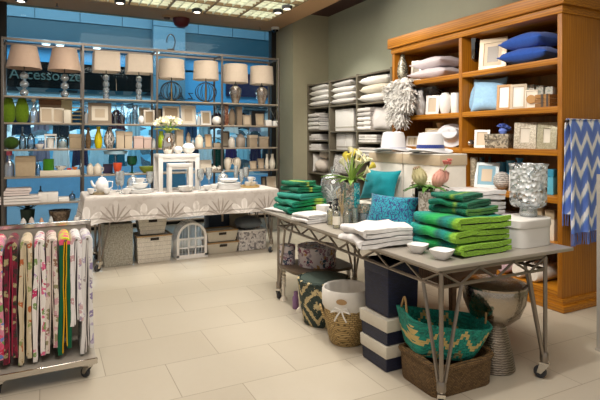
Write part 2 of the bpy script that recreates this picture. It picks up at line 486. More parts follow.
struct(MB().box(-5, YM+.1, 2.55, 12, 14.6, 2.6), 'ceiling_mall_shop', plain('#9fc4cc', .7))
def text(body, size, mat, parent, loc, rot, name='lettering', ext=.01, sx=1, sp=1.0, align='CENTER'):
    cu = bpy.data.curves.new(name, 'FONT'); cu.body = body; cu.size = size; cu.extrude = ext; cu.space_character = sp
    cu.align_x = align; tmp = bpy.data.objects.new('tmp', cu); COL.objects.link(tmp)
    me = bpy.data.meshes.new_from_object(tmp.evaluated_get(bpy.context.evaluated_depsgraph_get())); bpy.data.objects.remove(tmp)
    me.name = name; me.materials.clear(); me.materials.append(mat)
    o = bpy.data.objects.new(name, me); COL.objects.link(o); o.parent = parent; o.location = loc; o.rotation_euler = rot; o.scale.x = sx; return o
x0, z1, D = on_y(-6, 63, YM-.08); x1, z0, D = on_y(152, 88, YM-.08)
t = thing('shop_sign', 'wide black shop fascia sign lettered Accessorize beyond the window', 'sign', (0, YM-.1, 0))
MB().box(-2.5, 0, 2.68, 2.34, .1, 3.27).build('board', plain('#060b0d', .8, spec=.1), t)
xa, za, D = on_y(45, 81, YM-.1)
text('Accessorize', .33, plain('#4c625e', .5), t, (-.02, -.012, 2.86), (PI/2,0,0), sx=.93, sp=1.0)
xa, za, D = on_y(248, 97, YM-.08)
t = thing('shop_sign', 'plain dark navy shop sign seen between the silver urn lamps', 'sign', (xa, YM-.1, 2.66))
MB().box(-.62, 0, .0, .62, .08, .62).build('board', plain('#0b1440', .4), t)
xa, za, D = on_y(176, 100, YM-.3)
t = thing('shop_sign', 'dark reversed ZARA letters across the blue column beyond the window', 'sign', (xa, YM-.32, za-.0))
text('ZARA', .23, plain('#1d2a33', .5), t, (0, .05, .04), (PI/2,0,PI), sp=1.9)
MB().tube([(-.5, .05, .03), (.5, .05, .03)], .008, 5).build('mounting_rail', plain('#1d2a33', .5), t)
dl = None
for px, py, lab in ((46,39,'bright round downlight under the teal ledge above the first lamp'), (60,38.5,'small bright downlight under the teal ledge above the second lamp'), (97,42,'bright downlight under the teal ledge above the first square lamp'), (156,47,'bright downlight under the ledge next to the blue column')):
    x, z, D = on_y(px, py, YM-.3)
    t = thing('mall_downlight', lab, 'downlight', (x, YM-.30, 3.70), 0, 'downlights along the mall ledge')
    MB().lathe([(.09,-.06),(.10,-.03),(.10,.03),(.0,.03)], 14).build('housing', WHITE, t)
    MB().lathe([(0,-.085),(.06,-.08),(.085,-.06)], 14).build('lamp', G('mall_lamp').bsdf('#ffffff', .4, emit='#ffffff', estr=4), t)
# goods in the shops across: garments on rails
cols = ['#12263a','#5c2038','#e6e2dc','#1b5a6a','#2a2340','#c9d8dc','#7c4a66','#14202b','#93c4d4','#38506e','#4b1f2a','#dfe9ea','#10384c','#8a7f8e','#20364a','#b8d4dc','#0d3b2c','#3a2a58']
cn = {'#12263a':'dark navy','#5c2038':'wine red','#e6e2dc':'off-white','#1b5a6a':'petrol','#2a2340':'dark violet','#c9d8dc':'pale grey','#7c4a66':'mauve','#14202b':'near-black','#93c4d4':'pale blue','#38506e':'slate blue','#4b1f2a':'dark maroon','#dfe9ea':'ice white','#10384c':'deep teal','#8a7f8e':'grey lilac','#20364a':'blue-black','#b8d4dc':'light cyan','#0d3b2c':'bottle green','#3a2a58':'purple'}
random.seed(5)
def garment(x, y, z, col, where):
    b = MB(); w = .24+.16*random.random(); h = .45+.32*random.random()
    def fn(u, v):
        q = (u-.5)*2; zz = -h*v
        ww = w*(.32+.5*min(1, v*6)+.18*v)
        return (q*ww*.62, .05*math.sin(q*7+x*9)*v, zz-.05*q*q)
    b.grid(fn, 8, 8, .05)
    o = single(b, 'garment', cloth(col, 60), '%s garment hanging in the shop across, %s' % (cn[col], where), 'garment', (x, y, z-.03), 0, 'garments in the shops across')
    b = MB().tube([(0,0,.0),(0,0,.09)], .006, 4); h = b.build('hook', CHROME, o)
shops = [(-1.6, 2.2, 2.28, 'upper rail behind the left rack bays', 13.5), (-1.6, 2.2, 1.45, 'lower rail behind the left rack bays', 13.45), (3.3, 6.3, 2.28, 'upper rail behind the right rack bays', 13.5), (3.3, 6.3, 1.45, 'lower rail behind the right rack bays', 13.45)]
for a, c, z, wh, yy in shops:
    t = thing('clothes_rail', 'long metal clothes rail in the shop across, %s' % wh, 'clothes rail', ((a+c)/2, yy, 0))
    L = (c-a)/2; MB().tube([(-L,0,z+.08),(L,0,z+.08)], .015, 6).build('bar', CHROME, t)
    for s in (-1, 1): MB().tube([(s*L*.8,0,z+.08),(s*L*.8,14.6-yy,z+.08)], .015, 6).build('bracket', CHROME, t)
    n = 9 if a < 0 else 8
    use = random.sample(cols, n)
    for k, cc in enumerate(use): garment(a+.2+(c-a-.4)*k/(n-1), yy, z, cc, wh)
# ================= back rack =================
YR, YRB = 7.30, 7.70
PX = [-.505, .427, 1.40, 2.364, 3.305]
LEV = [2.052, 1.711, 1.369, 1.015, .67, .33]
rack = thing('shelving_rack', 'long pewter metal shelving rack with four bays in front of the shop window', 'shelving rack', (0,0,0))
for x in PX:
    for y in (YR, YRB):
        MB().box(x-.014, y-.014, 0, x+.014, y+.014, 2.79).build('post', PEWTER, rack, bev=.003, seg=1)
for y in (YR, YRB):
    MB().box(PX[0], y-.012, 2.755, PX[-1], y+.012, 2.785).build('top_rail', PEWTER, rack)
for x in PX:
    MB().box(x-.011, YR, 2.76, x+.011, YRB, 2.783).build('cross_rail', PEWTER, rack)
    MB().tube([(x, YR+.01, 2.05), (x, YRB-.01, 1.72)], .006, 5).tube([(x, YRB-.01, 2.05), (x, YR+.01, 1.72)], .006, 5).build('cross_brace', PEWTER, rack)
SHELFM = plain('#9a8d7d', .4, .25)
for z in LEV:
    for k in range(4):
        MB().box(PX[k]+.014, YR-.005, z-.022, PX[k+1]-.014, YRB+.005, z).build('shelf', SHELFM, rack, bev=.003, seg=1)

# ================= truss-legged tables =================
def truss_table(name, label, X0, X1, Y0, Y1, H, top, mat, topmat, caster_z=.11):
    """legs inside X0..X1, Y0..Y1 ; top = (x0,x1,y0,y1)"""
    t = thing(name, label, 'table', (X0, Y0, 0))
    L, W = Y1-Y0, X1-X0; x0, x1, y0, y1 = top
    MB().box(x0-X0, y0-Y0, H-.022, x1-X0, y1-Y0, H).build('tabletop', topmat, t, bev=.004)
    r = .0105; zt, zb = H-.035, H-.115
    b = MB(); cs = [(0,0),(W,0),(W,L),(0,L)]
    b.tube([(c[0],c[1],zt) for c in cs], r, 6, True)
    b.tube([(c[0],c[1],zb) for c in cs], r, 6, True)
    b.build('frame', mat, t)
    for k in range(4):
        p, q = Vector(cs[k]+(0,)), Vector(cs[(k+1)%4]+(0,)); d = q-p; n = max(2, round(d.length/.33))
        b = MB()
        for i in range(n):
            a, m, e = p+d*(i/n), p+d*((i+.5)/n), p+d*((i+1)/n)
            if i == 0: a = p+d*(.135/d.length)*0
            b.tube([(a.x,a.y,zt),(m.x,m.y,zb),(e.x,e.y,zt)], .0085, 5)
        b.build('truss', mat, t)
    for (cx, cy) in cs:
        sx = 1 if cx == 0 else -1; sy = 1 if cy == 0 else -1
        b = MB(); bx, by = cx+sx*.012, cy+sy*.012
        b.tube([(cx,cy,zt),(cx,cy,.13)], .0125, 8)
        b.tube([(cx+sx*.15,cy,zb),(bx+sx*.012,cy,.16)], .0105, 8)
        b.tube([(cx,cy+sy*.15,zb),(cx,by+sy*.012,.16)], .0105, 8)
        b.lathe([(.02,.105),(.026,.115),(.026,.16),(.02,.17)], 12, T(cx+sx*.004,cy+sy*.004,0))
        lg = b.build('leg', mat, t)
        caster(lg, cx, cy, random.choice([.4, 2.2, -.7]))
    return t
def caster(parent, x, y, rz, s=1.0):
    M = T(x, y, 0, 0, 0, rz) @ Matrix.Scale(s, 4)
    b = MB().box(-.022,-.024,.085,.022,.03,.105, M)
    for q in (-1, 1): b.add([(q*.019,-.024,.09),(q*.019,.03,.09),(q*.019,.045,.035),(q*.019,.02,.03),(q*.023,-.024,.09),(q*.023,.03,.09),(q*.023,.045,.035),(q*.023,.02,.03)], [(0,1,2,3),(7,6,5,4),(0,4,5,1),(1,5,6,2),(2,6,7,3),(3,7,4,0)], M)
    b.build('caster_fork', CHROME, parent)
    W = M @ T(0, .03, .038, 0, PI/2, 0)
    b = MB().lathe([(.015,-.014),(.034,-.015),(.038,-.009),(.038,.009),(.034,.015),(.015,.014)], 18, W)
    b.build('wheel', RUBBER, parent)
truss_table('display_table', 'wheeled steel display table with zigzag truss sides at front right', 1.93, 2.78, 2.10, 4.27, .80, (1.89, 3.035, 2.085, 4.61), STEEL, TABLETOP)
truss_table('banquet_table', 'wheeled truss-legged table under the white patterned cloth by the rack', .53, 2.66, 6.10, 6.68, .835, (.42, 2.69, 6.07, 6.76), STEEL, TABLETOP)
# patterned cloth
def m_damask():
    g = G('damask_cloth'); x, y, z = g.xyz(g.obj())
    zz = g.math('ADD', z, .30)
    def fan(off, n, rad):
        u = g.math('SUBTRACT', g.math('FRACT', g.math('MULTIPLY_ADD', x, 1/.62, off)), .5); u = g.math('MULTIPLY', u, .62)
        a = g.math('ARCTAN2', u, zz); r = g.math('SQRT', g.math('ADD', g.math('MULTIPLY', u, u), g.math('MULTIPLY', zz, zz)))
        pet = g.math('ABSOLUTE', g.math('COSINE', g.math('MULTIPLY', a, n)))
        lim = g.math('MULTIPLY_ADD', g.math('POWER', pet, .8), rad, .05)
        inside = g.math('LESS_THAN', r, lim)
        rib = g.math('GREATER_THAN', g.math('POWER', pet, 6.0), .35)
        return inside, rib
    i1, r1 = fan(0.0, 4.5, .20); i2, r2 = fan(.5, 3.5, .15)
    nz = g.noise(g.obj(), 7, 4)
    base = g.mix(nz, '#b9b1aa', '#cbc5bf')
    c = g.mix(g.math('MULTIPLY', i1, .8), base, '#8f857c'); c = g.mix(g.math('MULTIPLY', g.math('MULTIPLY', i1, r1), .8), c, '#d3cdc7')
    c = g.mix(g.math('MULTIPLY', i2, .8), c, '#f0ece8'); c = g.mix(g.math('MULTIPLY', g.math('MULTIPLY', i2, r2), .7), c, '#d8d2cc')
    sw = g.math('GREATER_THAN', g.noise(g.obj(), 16, 1), .60)
    c = g.mix(g.math('MULTIPLY', sw, .35), c, '#aaa097')
    hem = g.math('MULTIPLY', g.math('LESS_THAN', z, -.235), g.math('GREATER_THAN', z, -.25)); c = g.mix(g.math('MULTIPLY', hem, .6), c, '#8f867e')
    return g.bsdf(c, .8, 0, g.bump(nz, .2, .01), sheen=.2, spec=.3)
def tablecloth(x0, x1, y0, y1, z, drop):
    seg = []; R = .02
    def edge(a, b, n): return [a+(b-a)*k/n for k in range(n)]
    for (ax, ay, bx, by, n) in ((x0,y0,x1,y0,70),(x1,y0,x1,y1,24),(x1,y1,x0,y1,70),(x0,y1,x0,y0,24)):
        for k in range(n): seg.append((ax+(bx-ax)*k/n, ay+(by-ay)*k/n))
    n = len(seg); cx, cy = (x0+x1)/2, (y0+y1)/2; hw, hd = (x1-x0)/2, (y1-y0)/2
    vs = []; fs = []; rings = [(0,0,0),(.006,-.004,0),(.012,-.016,.1)]+[(.012,-drop*q,q) for q in (.15,.3,.45,.6,.75,.9,1)]
    for off, dz, k in rings:
        for i, (px, py) in enumerate(seg):
            u, v = (px-cx)/hw, (py-cy)/hd
            corner = max(0, 1-math.hypot((1-abs(u))*hw, (1-abs(v))*hd)/.16)
            nx = (1 if abs(u) > .999 else 0)*(1 if u > 0 else -1); ny = (1 if abs(v) > .999 else 0)*(1 if v > 0 else -1)
            if corner > 0: nx, ny = (1 if u > 0 else -1)*(.35+.65*abs(nx)), (1 if v > 0 else -1)*(.35+.65*abs(ny))
            rip = .012*math.sin(px*7+py*9)+.010*math.sin(px*17+1.3)+.035*corner
            o = off+rip*k*.8+.012*k
            vs.append((px+nx*o, py+ny*o, z+dz-(.035*corner*k)))
    for j in range(len(rings)-1):
        for i in range(n):
            b = (i+1) % n; fs.append((j*n+i, j*n+b, (j+1)*n+b, (j+1)*n+i))
    fs.append(tuple(range(n)))
    vs = [(a-x0, b-y0, c-z) for a, b, c in vs]
    return single(MB().add(vs, fs), 'tablecloth', m_damask(), 'white cloth with pale grey leaf damask pattern draped over the banquet table', 'tablecloth', (x0, y0, z), angle=1.0)
tablecloth(.385, 2.715, 6.045, 6.79, .848, .29)

# ================= bookcase and linen shelves =================
BX, BXB, BY0, BY1, BYM = 4.0, 4.66, 2.857, 5.26, 4.06
BL = [2.217, 1.791, 1.406, .985, .56, .16]
bk = thing('bookcase', 'tall honey-oak bookcase with moulded cornice against the right wall', 'bookcase', (BX, BY0, 0))
def bb(n, m, x0, y0, z0, x1, y1, z1, bev=.004): return MB().box(x0-BX, y0-BY0, z0, x1-BX, y1-BY0, z1).build(n, m, bk, bev=bev)
bb('side_panel', OAKV, BX, BY0, .0, BXB, BY0+.045, 2.64); bb('side_panel', OAKV, BX, BY1-.045, 0, BXB, BY1, 2.64)
bb('divider', OAKV, BX, BYM-.022, .16, BXB, BYM+.022, 2.64)
bb('back_panel', m_wood('oak_back', '#7a5a30', '#a5763c', .5, 2), BXB-.02, BY0+.045, .1, BXB, BY1-.045, 2.64, 0)
for z in BL:
    for a, c in ((BY0+.045, BYM-.022), (BYM+.022, BY1-.045)):
        bb('shelf', OAK, BX+.004, a, z-.055, BXB-.02, c, z)
bb('plinth', OAK, BX-.02, BY0-.02, 0, BXB, BY1+.02, .105, .012)
bb('plinth', OAK, BX-.055, BY0-.055, 0, BXB, BY1+.055, .055, .01)
bb('cornice', OAK, BX-.012, BY0-.012, 2.60, BXB, BY1+.012, 2.67, .006)
bb('cornice', OAK, BX-.045, BY0-.045, 2.668, BXB, BY1+.045, 2.80, .01)
LFX, LBX = 4.25, 4.68
LYS = [8.10, 7.32, 6.48, 5.62]
ln = thing('linen_shelving', 'grey-brown cubby shelving filled with white linen beside the oak bookcase', 'shelving unit', (LFX, 0, 0))
GREY = plain('#6f6757', .6, var=.06)
for y in LYS: MB().box(0, y-.018, 0, LBX-LFX, y+.018, 2.50).build('upright', GREY, ln)
MB().box(LBX-LFX-.015, LYS[-1], 0, LBX-LFX, LYS[0], 2.5).build('back_panel', GREY, ln)
LZ = [2.48, 2.07, 1.655, 1.47, 1.29, .86, .45, .08]
for k in range(3):
    zs = {0: [2.48, 2.07, 1.66, 1.48, 1.30, .90, .45, .06], 1: [2.48, 2.06, 1.63, 1.32, .90, .45, .06], 2: [2.48, 2.04, 1.63, 1.45, 1.25, .90, .45, .06]}[k]
    for z in zs: MB().box(.005, LYS[k+1]+.018, z-.02, LBX-LFX-.015, LYS[k]-.018, z).build('shelf', GREY, ln)
# a slotted upright by the right edge
st = thing('wall_upright', 'slotted metal display upright standing by the right edge past the throw', 'upright', (3.512, 2.20, 0))
b = MB().box(-.03, -.02, 0, -.018, .02, 1.25).box(.018, -.02, 0, .03, .02, 1.25)
for k in range(24): b.box(-.018, -.02, .05*k, .018, .02, .05*k+.022)
b.build('post', plain('#b9b4ab', .4, .3), st); MB().box(-.035,-.03,0,.035,.03,.012).build('foot', plain('#b9b4ab', .4, .3), st)

# ================= display stand for kitchen textiles (left) =================
SX0, SX1, SY0, SY1 = -.33, .275, 3.375, 3.86
ds = thing('textile_stand', 'low wheeled grey metal stand with hanging arms for towels at left', 'display stand', (SX1, SY0, 0))
def db(n, m, x0, y0, z0, x1, y1, z1, bev=.003): return MB().box(x0-SX1, y0-SY0, z0, x1-SX1, y1-SY0, z1).build(n, m, ds, bev=bev, seg=1)
PANEL = plain('#aea79c', .45, .2, var=.05)
db('deck', PANEL, SX0, SY0, .10, SX1, SY1, .128); db('deck_edge', CHROME, SX0, SY0-.012, .095, SX1+.006, SY0, .132)
db('back_panel', PANEL, SX0, SY1-.03, .128, SX1-.02, SY1-.012, .90); db('top_rail', CHROME, SX0, SY1-.04, .90, SX1, SY1, .928)
db('post', STEEL, SX1-.03, SY1-.04, .128, SX1, SY1, .90); db('post', STEEL, SX0, SY1-.04, .128, SX0+.03, SY1, .90)
for (x, y, r) in ((SX1-.045, SY0+.03, .7), (SX1-.045, SY1-.06, 2.4), (SX0+.075, SY0+.03, .3), (SX0+.06, SY1-.06, 1.0)):
    p = MB().box(x-SX1-.035, y-SY0-.03, .088, x-SX1+.035, y-SY0+.03, .10).build('caster_plate', CHROME, ds); caster(p, x-SX1, y-SY0, r, .82)
TX = [-.268, -.195, -.118, -.044, .024, .098, .163, .226]
for x in TX: MB().tube([(x-SX1, SY1-.03-SY0, .868), (x-SX1, .05, .868)], .007, 6).build('arm', STEEL, ds)
# ================= things on the back rack =================
def rk(x0, x1, yt, lev, dy=.16):
    """place on shelf lev (0 = lamp shelf): centre, width, height from where it shows"""
    Y = YR+dy; xa, zt, D = on_y(x0, yt, Y); xb, _, D2 = on_y(x1, yt, Y)
    z = LEV[lev]; return ((xa+xb)/2, Y, z), (x1-x0)*(D+D2)/2/FOC, max(.03, zt-z)
SH1 = cloth('#b89f8c', 120, .06, .15); SH2 = cloth('#bdae9e', 120, .06, .15); SH3 = cloth('#b5a594', 120, .06, .15)
BLUEGL = glass('#a9c9da', .22, .05, None, .18); SMOKE = plain('#a39a92', .12, .75, var=.15)
WIRE = plain('#33373b', .4, .6)
def lamp(name, label, px, x0, x1, y0, y1, kind, shade, basem):
    loc, w, h = rk(x0, x1, y0, 0, .2); D = w*FOC/(x1-x0)
    zs1 = EYE-(y0-HOR)/FOC*D-LEV[0]; zs0 = EYE-(y1-HOR)/FOC*D-LEV[0]; r = w/2
    t = thing(name, label, 'lamp', (loc[0], loc[1], LEV[0]), random.random()*.2-.1, 'table lamps on the top shelf')
    b = MB()
    if kind == 'square':
        for s in (0,):
            b.lathe([(r,zs0),(r*.96,zs1),(r*.94,zs1),(r*.975,zs0),(r,zs0)], 48, None, n=14, close=False)
    else:
        k = {'cone': .72, 'drum': .93}[kind]
        b.lathe([(r,zs0),(r*k,zs1),(r*k-.006,zs1),(r-.006,zs0),(r,zs0)], 32, close=False)
    b.build('lamp_shade', shade, t)
    b = MB().tube([(0,0,zs0-.06),(0,0,zs1-.03)], .007, 6)
    rr = r*(.9 if kind == 'square' else .8)
    for a in range(3): b.tube([(0,0,zs1-.03),(rr*.85*math.cos(a*2.1),rr*.85*math.sin(a*2.1),zs1-.03)], .003, 4)
    b.lathe([(0,zs1+.02),(.01,zs1+.012),(.012,zs1),(.006,zs1-.03)], 8)
    b.build('stem', WIRE, t)
    H = zs0-.04
    if basem == 'balls':
        b = MB(); n = 3; q = H/n
        for i in range(n):
            R = .055; b.lathe([(.012,q*i)]+[(.012+(R-.012)*math.sin(PI*j/8), q*i+q*j/8) for j in range(1,8)]+[(.012,q*(i+1))], 18)
        b.build('glass_base', BLUEGL, t)
        MB().lathe([(.06,0),(.062,.012),(.02,.018)], 18).build('foot', CHROME, t)
    elif basem == 'crystal':
        b = MB(); n = 4; q = H/n
        for i in range(n): b.lathe([(.018,q*i+.0),(.042,q*i+q*.25),(.042,q*i+q*.75),(.018,q*(i+1))], 6)
        b.build('glass_base', BLUEGL, t)
        MB().lathe([(.055,0),(.055,.014),(.02,.02)], 18, n=8).build('foot', CHROME, t)
    elif basem == 'cage':
        b = MB(); R = H*.56
        for i in range(14):
            a = 2*PI*i/14; b.tube([(R*.92*math.sin(PI*j/12)*math.cos(a)+.0, R*.92*math.sin(PI*j/12)*math.sin(a), .02+(H-.02)*(1-math.cos(PI*j/12))/2) for j in range(13)], .005, 4)
        b.build('wire_cage', WIRE, t)
        b = MB().lathe([(.055,0),(.06,.01),(.03,.022),(.012,.04),(.012,H)], 16); b.build('foot', plain('#a58a5c', .35, .7), t)
    else:
        b = MB().lathe([(.045,0),(.05,.01),(.062,.05),(.085,H*.45),(.098,H*.68),(.092,H*.84),(.05,H*.95),(.03,H)], 28); b.build('urn', SMOKE, t)
        MB().lathe([(.032,H-.004),(.034,H+.012),(.018,H+.03)], 16).build('cap', WIRE, t)
    return t
lamp('table_lamp', 'table lamp with tapered taupe shade and stacked glass balls, leftmost on the top shelf', 23, 8, 40, 46.5, 68.5, 'cone', SH1, 'balls')
lamp('table_lamp', 'table lamp with tapered taupe shade and stacked glass balls, beside the first rack upright', 64, 49, 80, 49, 71, 'cone', SH1, 'balls')
l3 = lamp('table_lamp', 'square-shaded lamp on crystal column with a paper tag hanging from its shade', 105, 93.5, 118.5, 53, 72, 'square', SH2, 'crystal')
lamp('table_lamp', 'square-shaded lamp on crystal column without tag, next to the blue column', 139, 126.5, 151, 56, 73.5, 'square', SH2, 'crystal')
lamp('table_lamp', 'drum-shaded lamp on dark wire globe, standing before the blue column', 171, 158, 184.5, 60, 79, 'drum', SH3, 'cage')
lamp('table_lamp', 'drum-shaded lamp on dark wire globe, just left of the third upright', 205, 193, 218.5, 62, 80, 'drum', SH3, 'cage')
lamp('table_lamp', 'drum-shaded lamp on smoky silver urn, second from the right end', 234, 222.5, 248, 65, 83, 'drum', SH3, 'urn')
lamp('table_lamp', 'drum-shaded lamp on smoky silver urn at the right end', 261, 249.5, 273.5, 67, 84.5, 'drum', SH3, 'urn')
MB().box(.135, -.02, .13, .137, .02, .235).tube([(.136,0,.235),(.13,0,.30)], .0015, 4).build('price_tag', MATB, l3)
# a wire hook above the rail
x, z, D = on_y(171, 60, YR)
single(MB().tube([(.06*math.cos(a)*(1 if a < 3.4 else .5), 0, .11+.11*math.sin(a)) for a in [k*.45-1.2 for k in range(11)]], .008, 6).tube([(-.05,0,.0),(.05,0,0)], .012, 6), 'wire_hook', BLACK, 'black curved wire hook standing on the rack rail above the caged lamp', 'hook', (x, YR, 2.797))

# ---- vessels
def vessel(name, label, cat, loc, prof, mat, seg=22, sx=1, sy=1, n=None, group=None, rz=0):
    return single(MB().lathe(prof, seg, None, sx, sy, n), name, mat, label, cat, loc, rz, group)
def shape(kind, w, h):
    r = w/2
    P = {'ball': [(r*.3,0)]+[(r*math.sin(PI*(.1+.9*j/10)), h/2-h/2*math.cos(PI*(.1+.9*j/10))) for j in range(1,11)],
     'cyl': [(r*.95,0),(r,.006),(r,h-.006),(r*.95,h),(r*.88,h),(r*.88,h*.3),(0,h*.25)],
     'vase': [(r*.5,0),(r*.62,h*.03),(r*.95,h*.3),(r,h*.45),(r*.72,h*.72),(r*.36,h*.9),(r*.42,h),(r*.36,h),(r*.3,h*.9),(0,h*.5)],
     'urn': [(r*.55,0),(r*.6,h*.03),(r*.92,h*.4),(r,h*.65),(r*.86,h*.86),(r*.5,h*.95),(r*.55,h),(r*.48,h),(r*.44,h*.93),(0,h*.5)],
     'bottle': [(r,0),(r,h*.5),(r*.85,h*.6),(r*.3,h*.74),(r*.26,h*.95),(r*.36,h),(r*.2,h),(0,h*.9)],
     'bowl': [(r*.45,0),(r*.5,.004),(r*.85,h*.5),(r,h),(r*.95,h),(r*.8,h*.5),(0,h*.2)],
     'tall': [(r*.6,0),(r*.8,h*.08),(r,h*.3),(r*.85,h*.55),(r*.42,h*.82),(r*.5,h),(r*.42,h),(r*.34,h*.82),(0,h*.4)],
     'pod': [(r*.55,0),(r*.85,h*.1),(r,h*.32),(r*.9,h*.6),(r*.55,h*.86),(r*.12,h),(0,h)],
     'jar': [(r*.9,0),(r,h*.06),(r,h*.62),(r*.8,h*.74),(r*.62,h*.78),(r*.66,h*.82),(r*.66,h*.86),(r*.3,h*.93),(r*.16,h*.97),(r*.2,h),(0,h)]}
    return P[kind]
def RV(x0, x1, yt, lev, kind, name, label, cat, mat, dy=.16, group=None, **k):
    loc, w, h = rk(x0, x1, yt, lev, dy); return vessel(name, label, cat, loc, shape(kind, w, h), mat, group=group, **k)
def RF(x0, x1, yt, lev, label, fm, im, dy=.14, bw=.03, mount=None, rz=0, group=None, lean=.12):
    loc, w, h = rk(x0, x1, yt, lev, dy); return frame(label, loc, rz, w, h, fm, im, bw, lean, mount=mount, group=group)
def RB(x0, x1, yt, lev, name, label, cat, mat, d=.12, dy=.16, bev=.006, rz=0, group=None, lid=None):
    loc, w, h = rk(x0, x1, yt, lev, dy)
    if lid:
        t = thing(name, label, cat, loc, rz, group); k = max(.02, h*.24)
        MB().box(-w/2+.004,-d/2+.004,0,w/2-.004,d/2-.004,h-k).build('body', mat, t, bev=bev); MB().box(-w/2,-d/2,h-k,w/2,d/2,h).build('lid', lid, t, bev=bev); return t
    return single(MB().box(-w/2,-d/2,0,w/2,d/2,h), name, mat, label, cat, loc, rz, group, bev=bev)
def m_patch(name, cols, scale=20, feat='Color', rough=.4, metal=0.0, bstr=.3):
    g = G(name); c = g.voro(g.obj(), scale, 'Color'); r = g.xyz(c)[0]
    n = len(cols); col = g.ramp(r, [(k/n, q) for k, q in enumerate(cols)], 'CONSTANT')
    d = g.voro(g.obj(), scale, 'Distance')
    return g.bsdf(col, rough, metal, g.bump(d, bstr, .004))
GREENC = cloth('#5d7a16', 60, .25, .5); MOSS = cloth('#2f4a12', 70, .4, 1.0)
LINEN = cloth('#b3a084', 120, .1); BEIGEBOX = plain('#c8b59a', .7, var=.06); PINKBOX = plain('#cdb3a8', .7, var=.05)
STONE = plain('#8d7b66', .7, var=.15, bs=30); BRICKB = m_patch('carved_bookend', ['#8a5a42', '#a98a70', '#6e4030'], 40)
ZEBRA = None
g = G('zebra_glaze'); wv = g.wave(g.obj((1,1,.35)), 16, 9, 2, 'X'); ZEBRA = g.bsdf(g.ramp(wv, [(0,'#2d2a29'),(.46,'#2d2a29'),(.54,'#d9d2c8'),(1,'#e4ded5')]), .3)
WOVENB = weave('woven_brown_vase', '#a4845a', '#7a5d3c', .02, .012)
COPPER = plain('#b88a63', .4, .3); GOLD = plain('#b9a06a', .35, .6)
# shelf below the lamps
RV(2.5, 15, 95, 1, 'pod', 'leaf_pod', 'olive green tall pod ornament at the very left under the lamps', 'ornament', GREENC, seg=20, sy=.6)
RV(15.5, 28.5, 95.5, 1, 'pod', 'leaf_pod', 'olive green tall pod ornament, right one of the two under the lamps', 'ornament', GREENC, seg=20, sy=.6)
loc, w, h = rk(30, 37.5, 98, 1)
t = thing('glass_decanter', 'pale blue glass decanter with cream stopper beside the green pods', 'decanter', loc)
MB().lathe(shape('bottle', w, h*.86), 18).build('bottle', BLUEGL, t); MB().lathe([(.012,h*.84),(.03,h*.88),(.028,h*.98),(0,h)], 12).build('stopper', CREAM, t)
RB(40, 60.5, 99, 1, 'storage_box', 'long tan box lying behind the two cream frames', 'box', plain('#a98c6c', .5), .1, .30, lid=plain('#8b5f3c', .5))
RF(40.5, 52.5, 107, 1, 'cream frame with taupe mat, left of a pair before the tan box', CREAM, MATB, .10, .022)
RF(52.6, 63.5, 107.5, 1, 'cream frame with taupe mat, right of a pair before the tan box', CREAM, MATB, .11, .022)
RB(61.5, 71.5, 98, 1, 'gift_box', 'tall pale yellow gift box at the end of the frames', 'box', plain('#e2d2a4', .6), .1, .30)
RV(63.5, 71, 110, 1, 'cyl', 'candle_cup', 'cream ribbed candle cup in front of the pale yellow box', 'candle holder', IVORY, .09, n=5)
loc, w, h = rk(72, 82.5, 108, 1)
t = thing('wire_tray', 'gold wire letter tray beside the first rack upright', 'wire tray', loc)
b = MB()
for k in range(5): b.tube([(-w/2,-.08,h*k/4+.004),(w/2,-.08,h*k/4+.004),(w/2,.08,h*k/4+.004),(-w/2,.08,h*k/4+.004)], .005, 5, True)
b.build('tiers', GOLD, t); b = MB()
for x in (-w/2, w/2):
    for y in (-.08, .08): b.tube([(x,y,0),(x,y,h)], .005, 5)
b.build('uprights', GOLD, t)
RF(89, 111, 102, 1, 'thick dark-sided frame with pale mat, left in the second bay', plain('#8c7c68', .5), MATB, .10, .045, CREAM)
for q, (a, c, yt, kd) in enumerate(((113,118,105,'bottle'),(119.5,125,104,'tall'),(126.5,131,106,'bottle'),(132.5,137.5,105,'cyl'))):
    RV(a, c, yt, 1, kd, 'glass_vase', ['slim clear bottle next to the thick dark frame', 'clear glass vase with flared waist, second from the thick frame', 'slim clear bottle between two glass vases', 'straight clear glass cylinder beside the white egg'][q], 'vase', GLASSB, .16)
RV(138.3, 144, 115.5, 1, 'ball', 'ceramic_egg', 'white egg ornament in front of the frames by the second upright', 'ornament', CHINA, .07)
RF(139.5, 150.5, 107, 1, 'pale frame leaning behind the white egg', CREAM, MATB, .26, .03)
RF(144, 154.8, 109.5, 1, 'silvery frame with brown mat right of the white egg', plain('#c9c0b2', .35, .3), plain('#a18c70', .7), .12, .026)
RF(163, 179.8, 105.5, 1, 'large cream frame with brown picture behind the cream flowers', CREAM, plain('#a89378', .7, var=.15), .14, .028)
RF(181, 196.5, 104.5, 1, 'large white frame with pale taupe picture, second behind the flowers', WHITE, MATB, .14, .022, CREAM)
RF(201, 211.6, 110.5, 1, 'white frame with grey-brown mat left of the white rosette ball', WHITE, plain('#a7957b', .7), .13, .024)
RV(212, 221.5, 116, 1, 'ball', 'rosette_ball', 'white textured rosette ball by the third upright', 'ornament', plain('#ece8e2', .8, bs=40, bstr=1), .10)
RB(223.5, 227.5, 103.5, 1, 'bookend', 'carved red-brown bookend against the third upright', 'bookend', BRICKB, .12, .16)
RV(228, 235.5, 108, 1, 'pod', 'stone_ornament', 'rounded brown stone arch ornament beside the carved bookend', 'ornament', STONE, .16, sy=.6)
RB(235.7, 241, 106.5, 1, 'stone_slab', 'upright taupe stone slab next to the rounded arch', 'ornament', STONE, .14, .18)
RB(250, 264, 111, 1, 'photo_album', 'dark bound album lying at the back of the right bay', 'album', plain('#2d2b2d', .5), .1, .32)
RF(243, 251.8, 114.5, 1, 'small square tan frame left of the dark album', TAUPE, MATB, .13, .022)
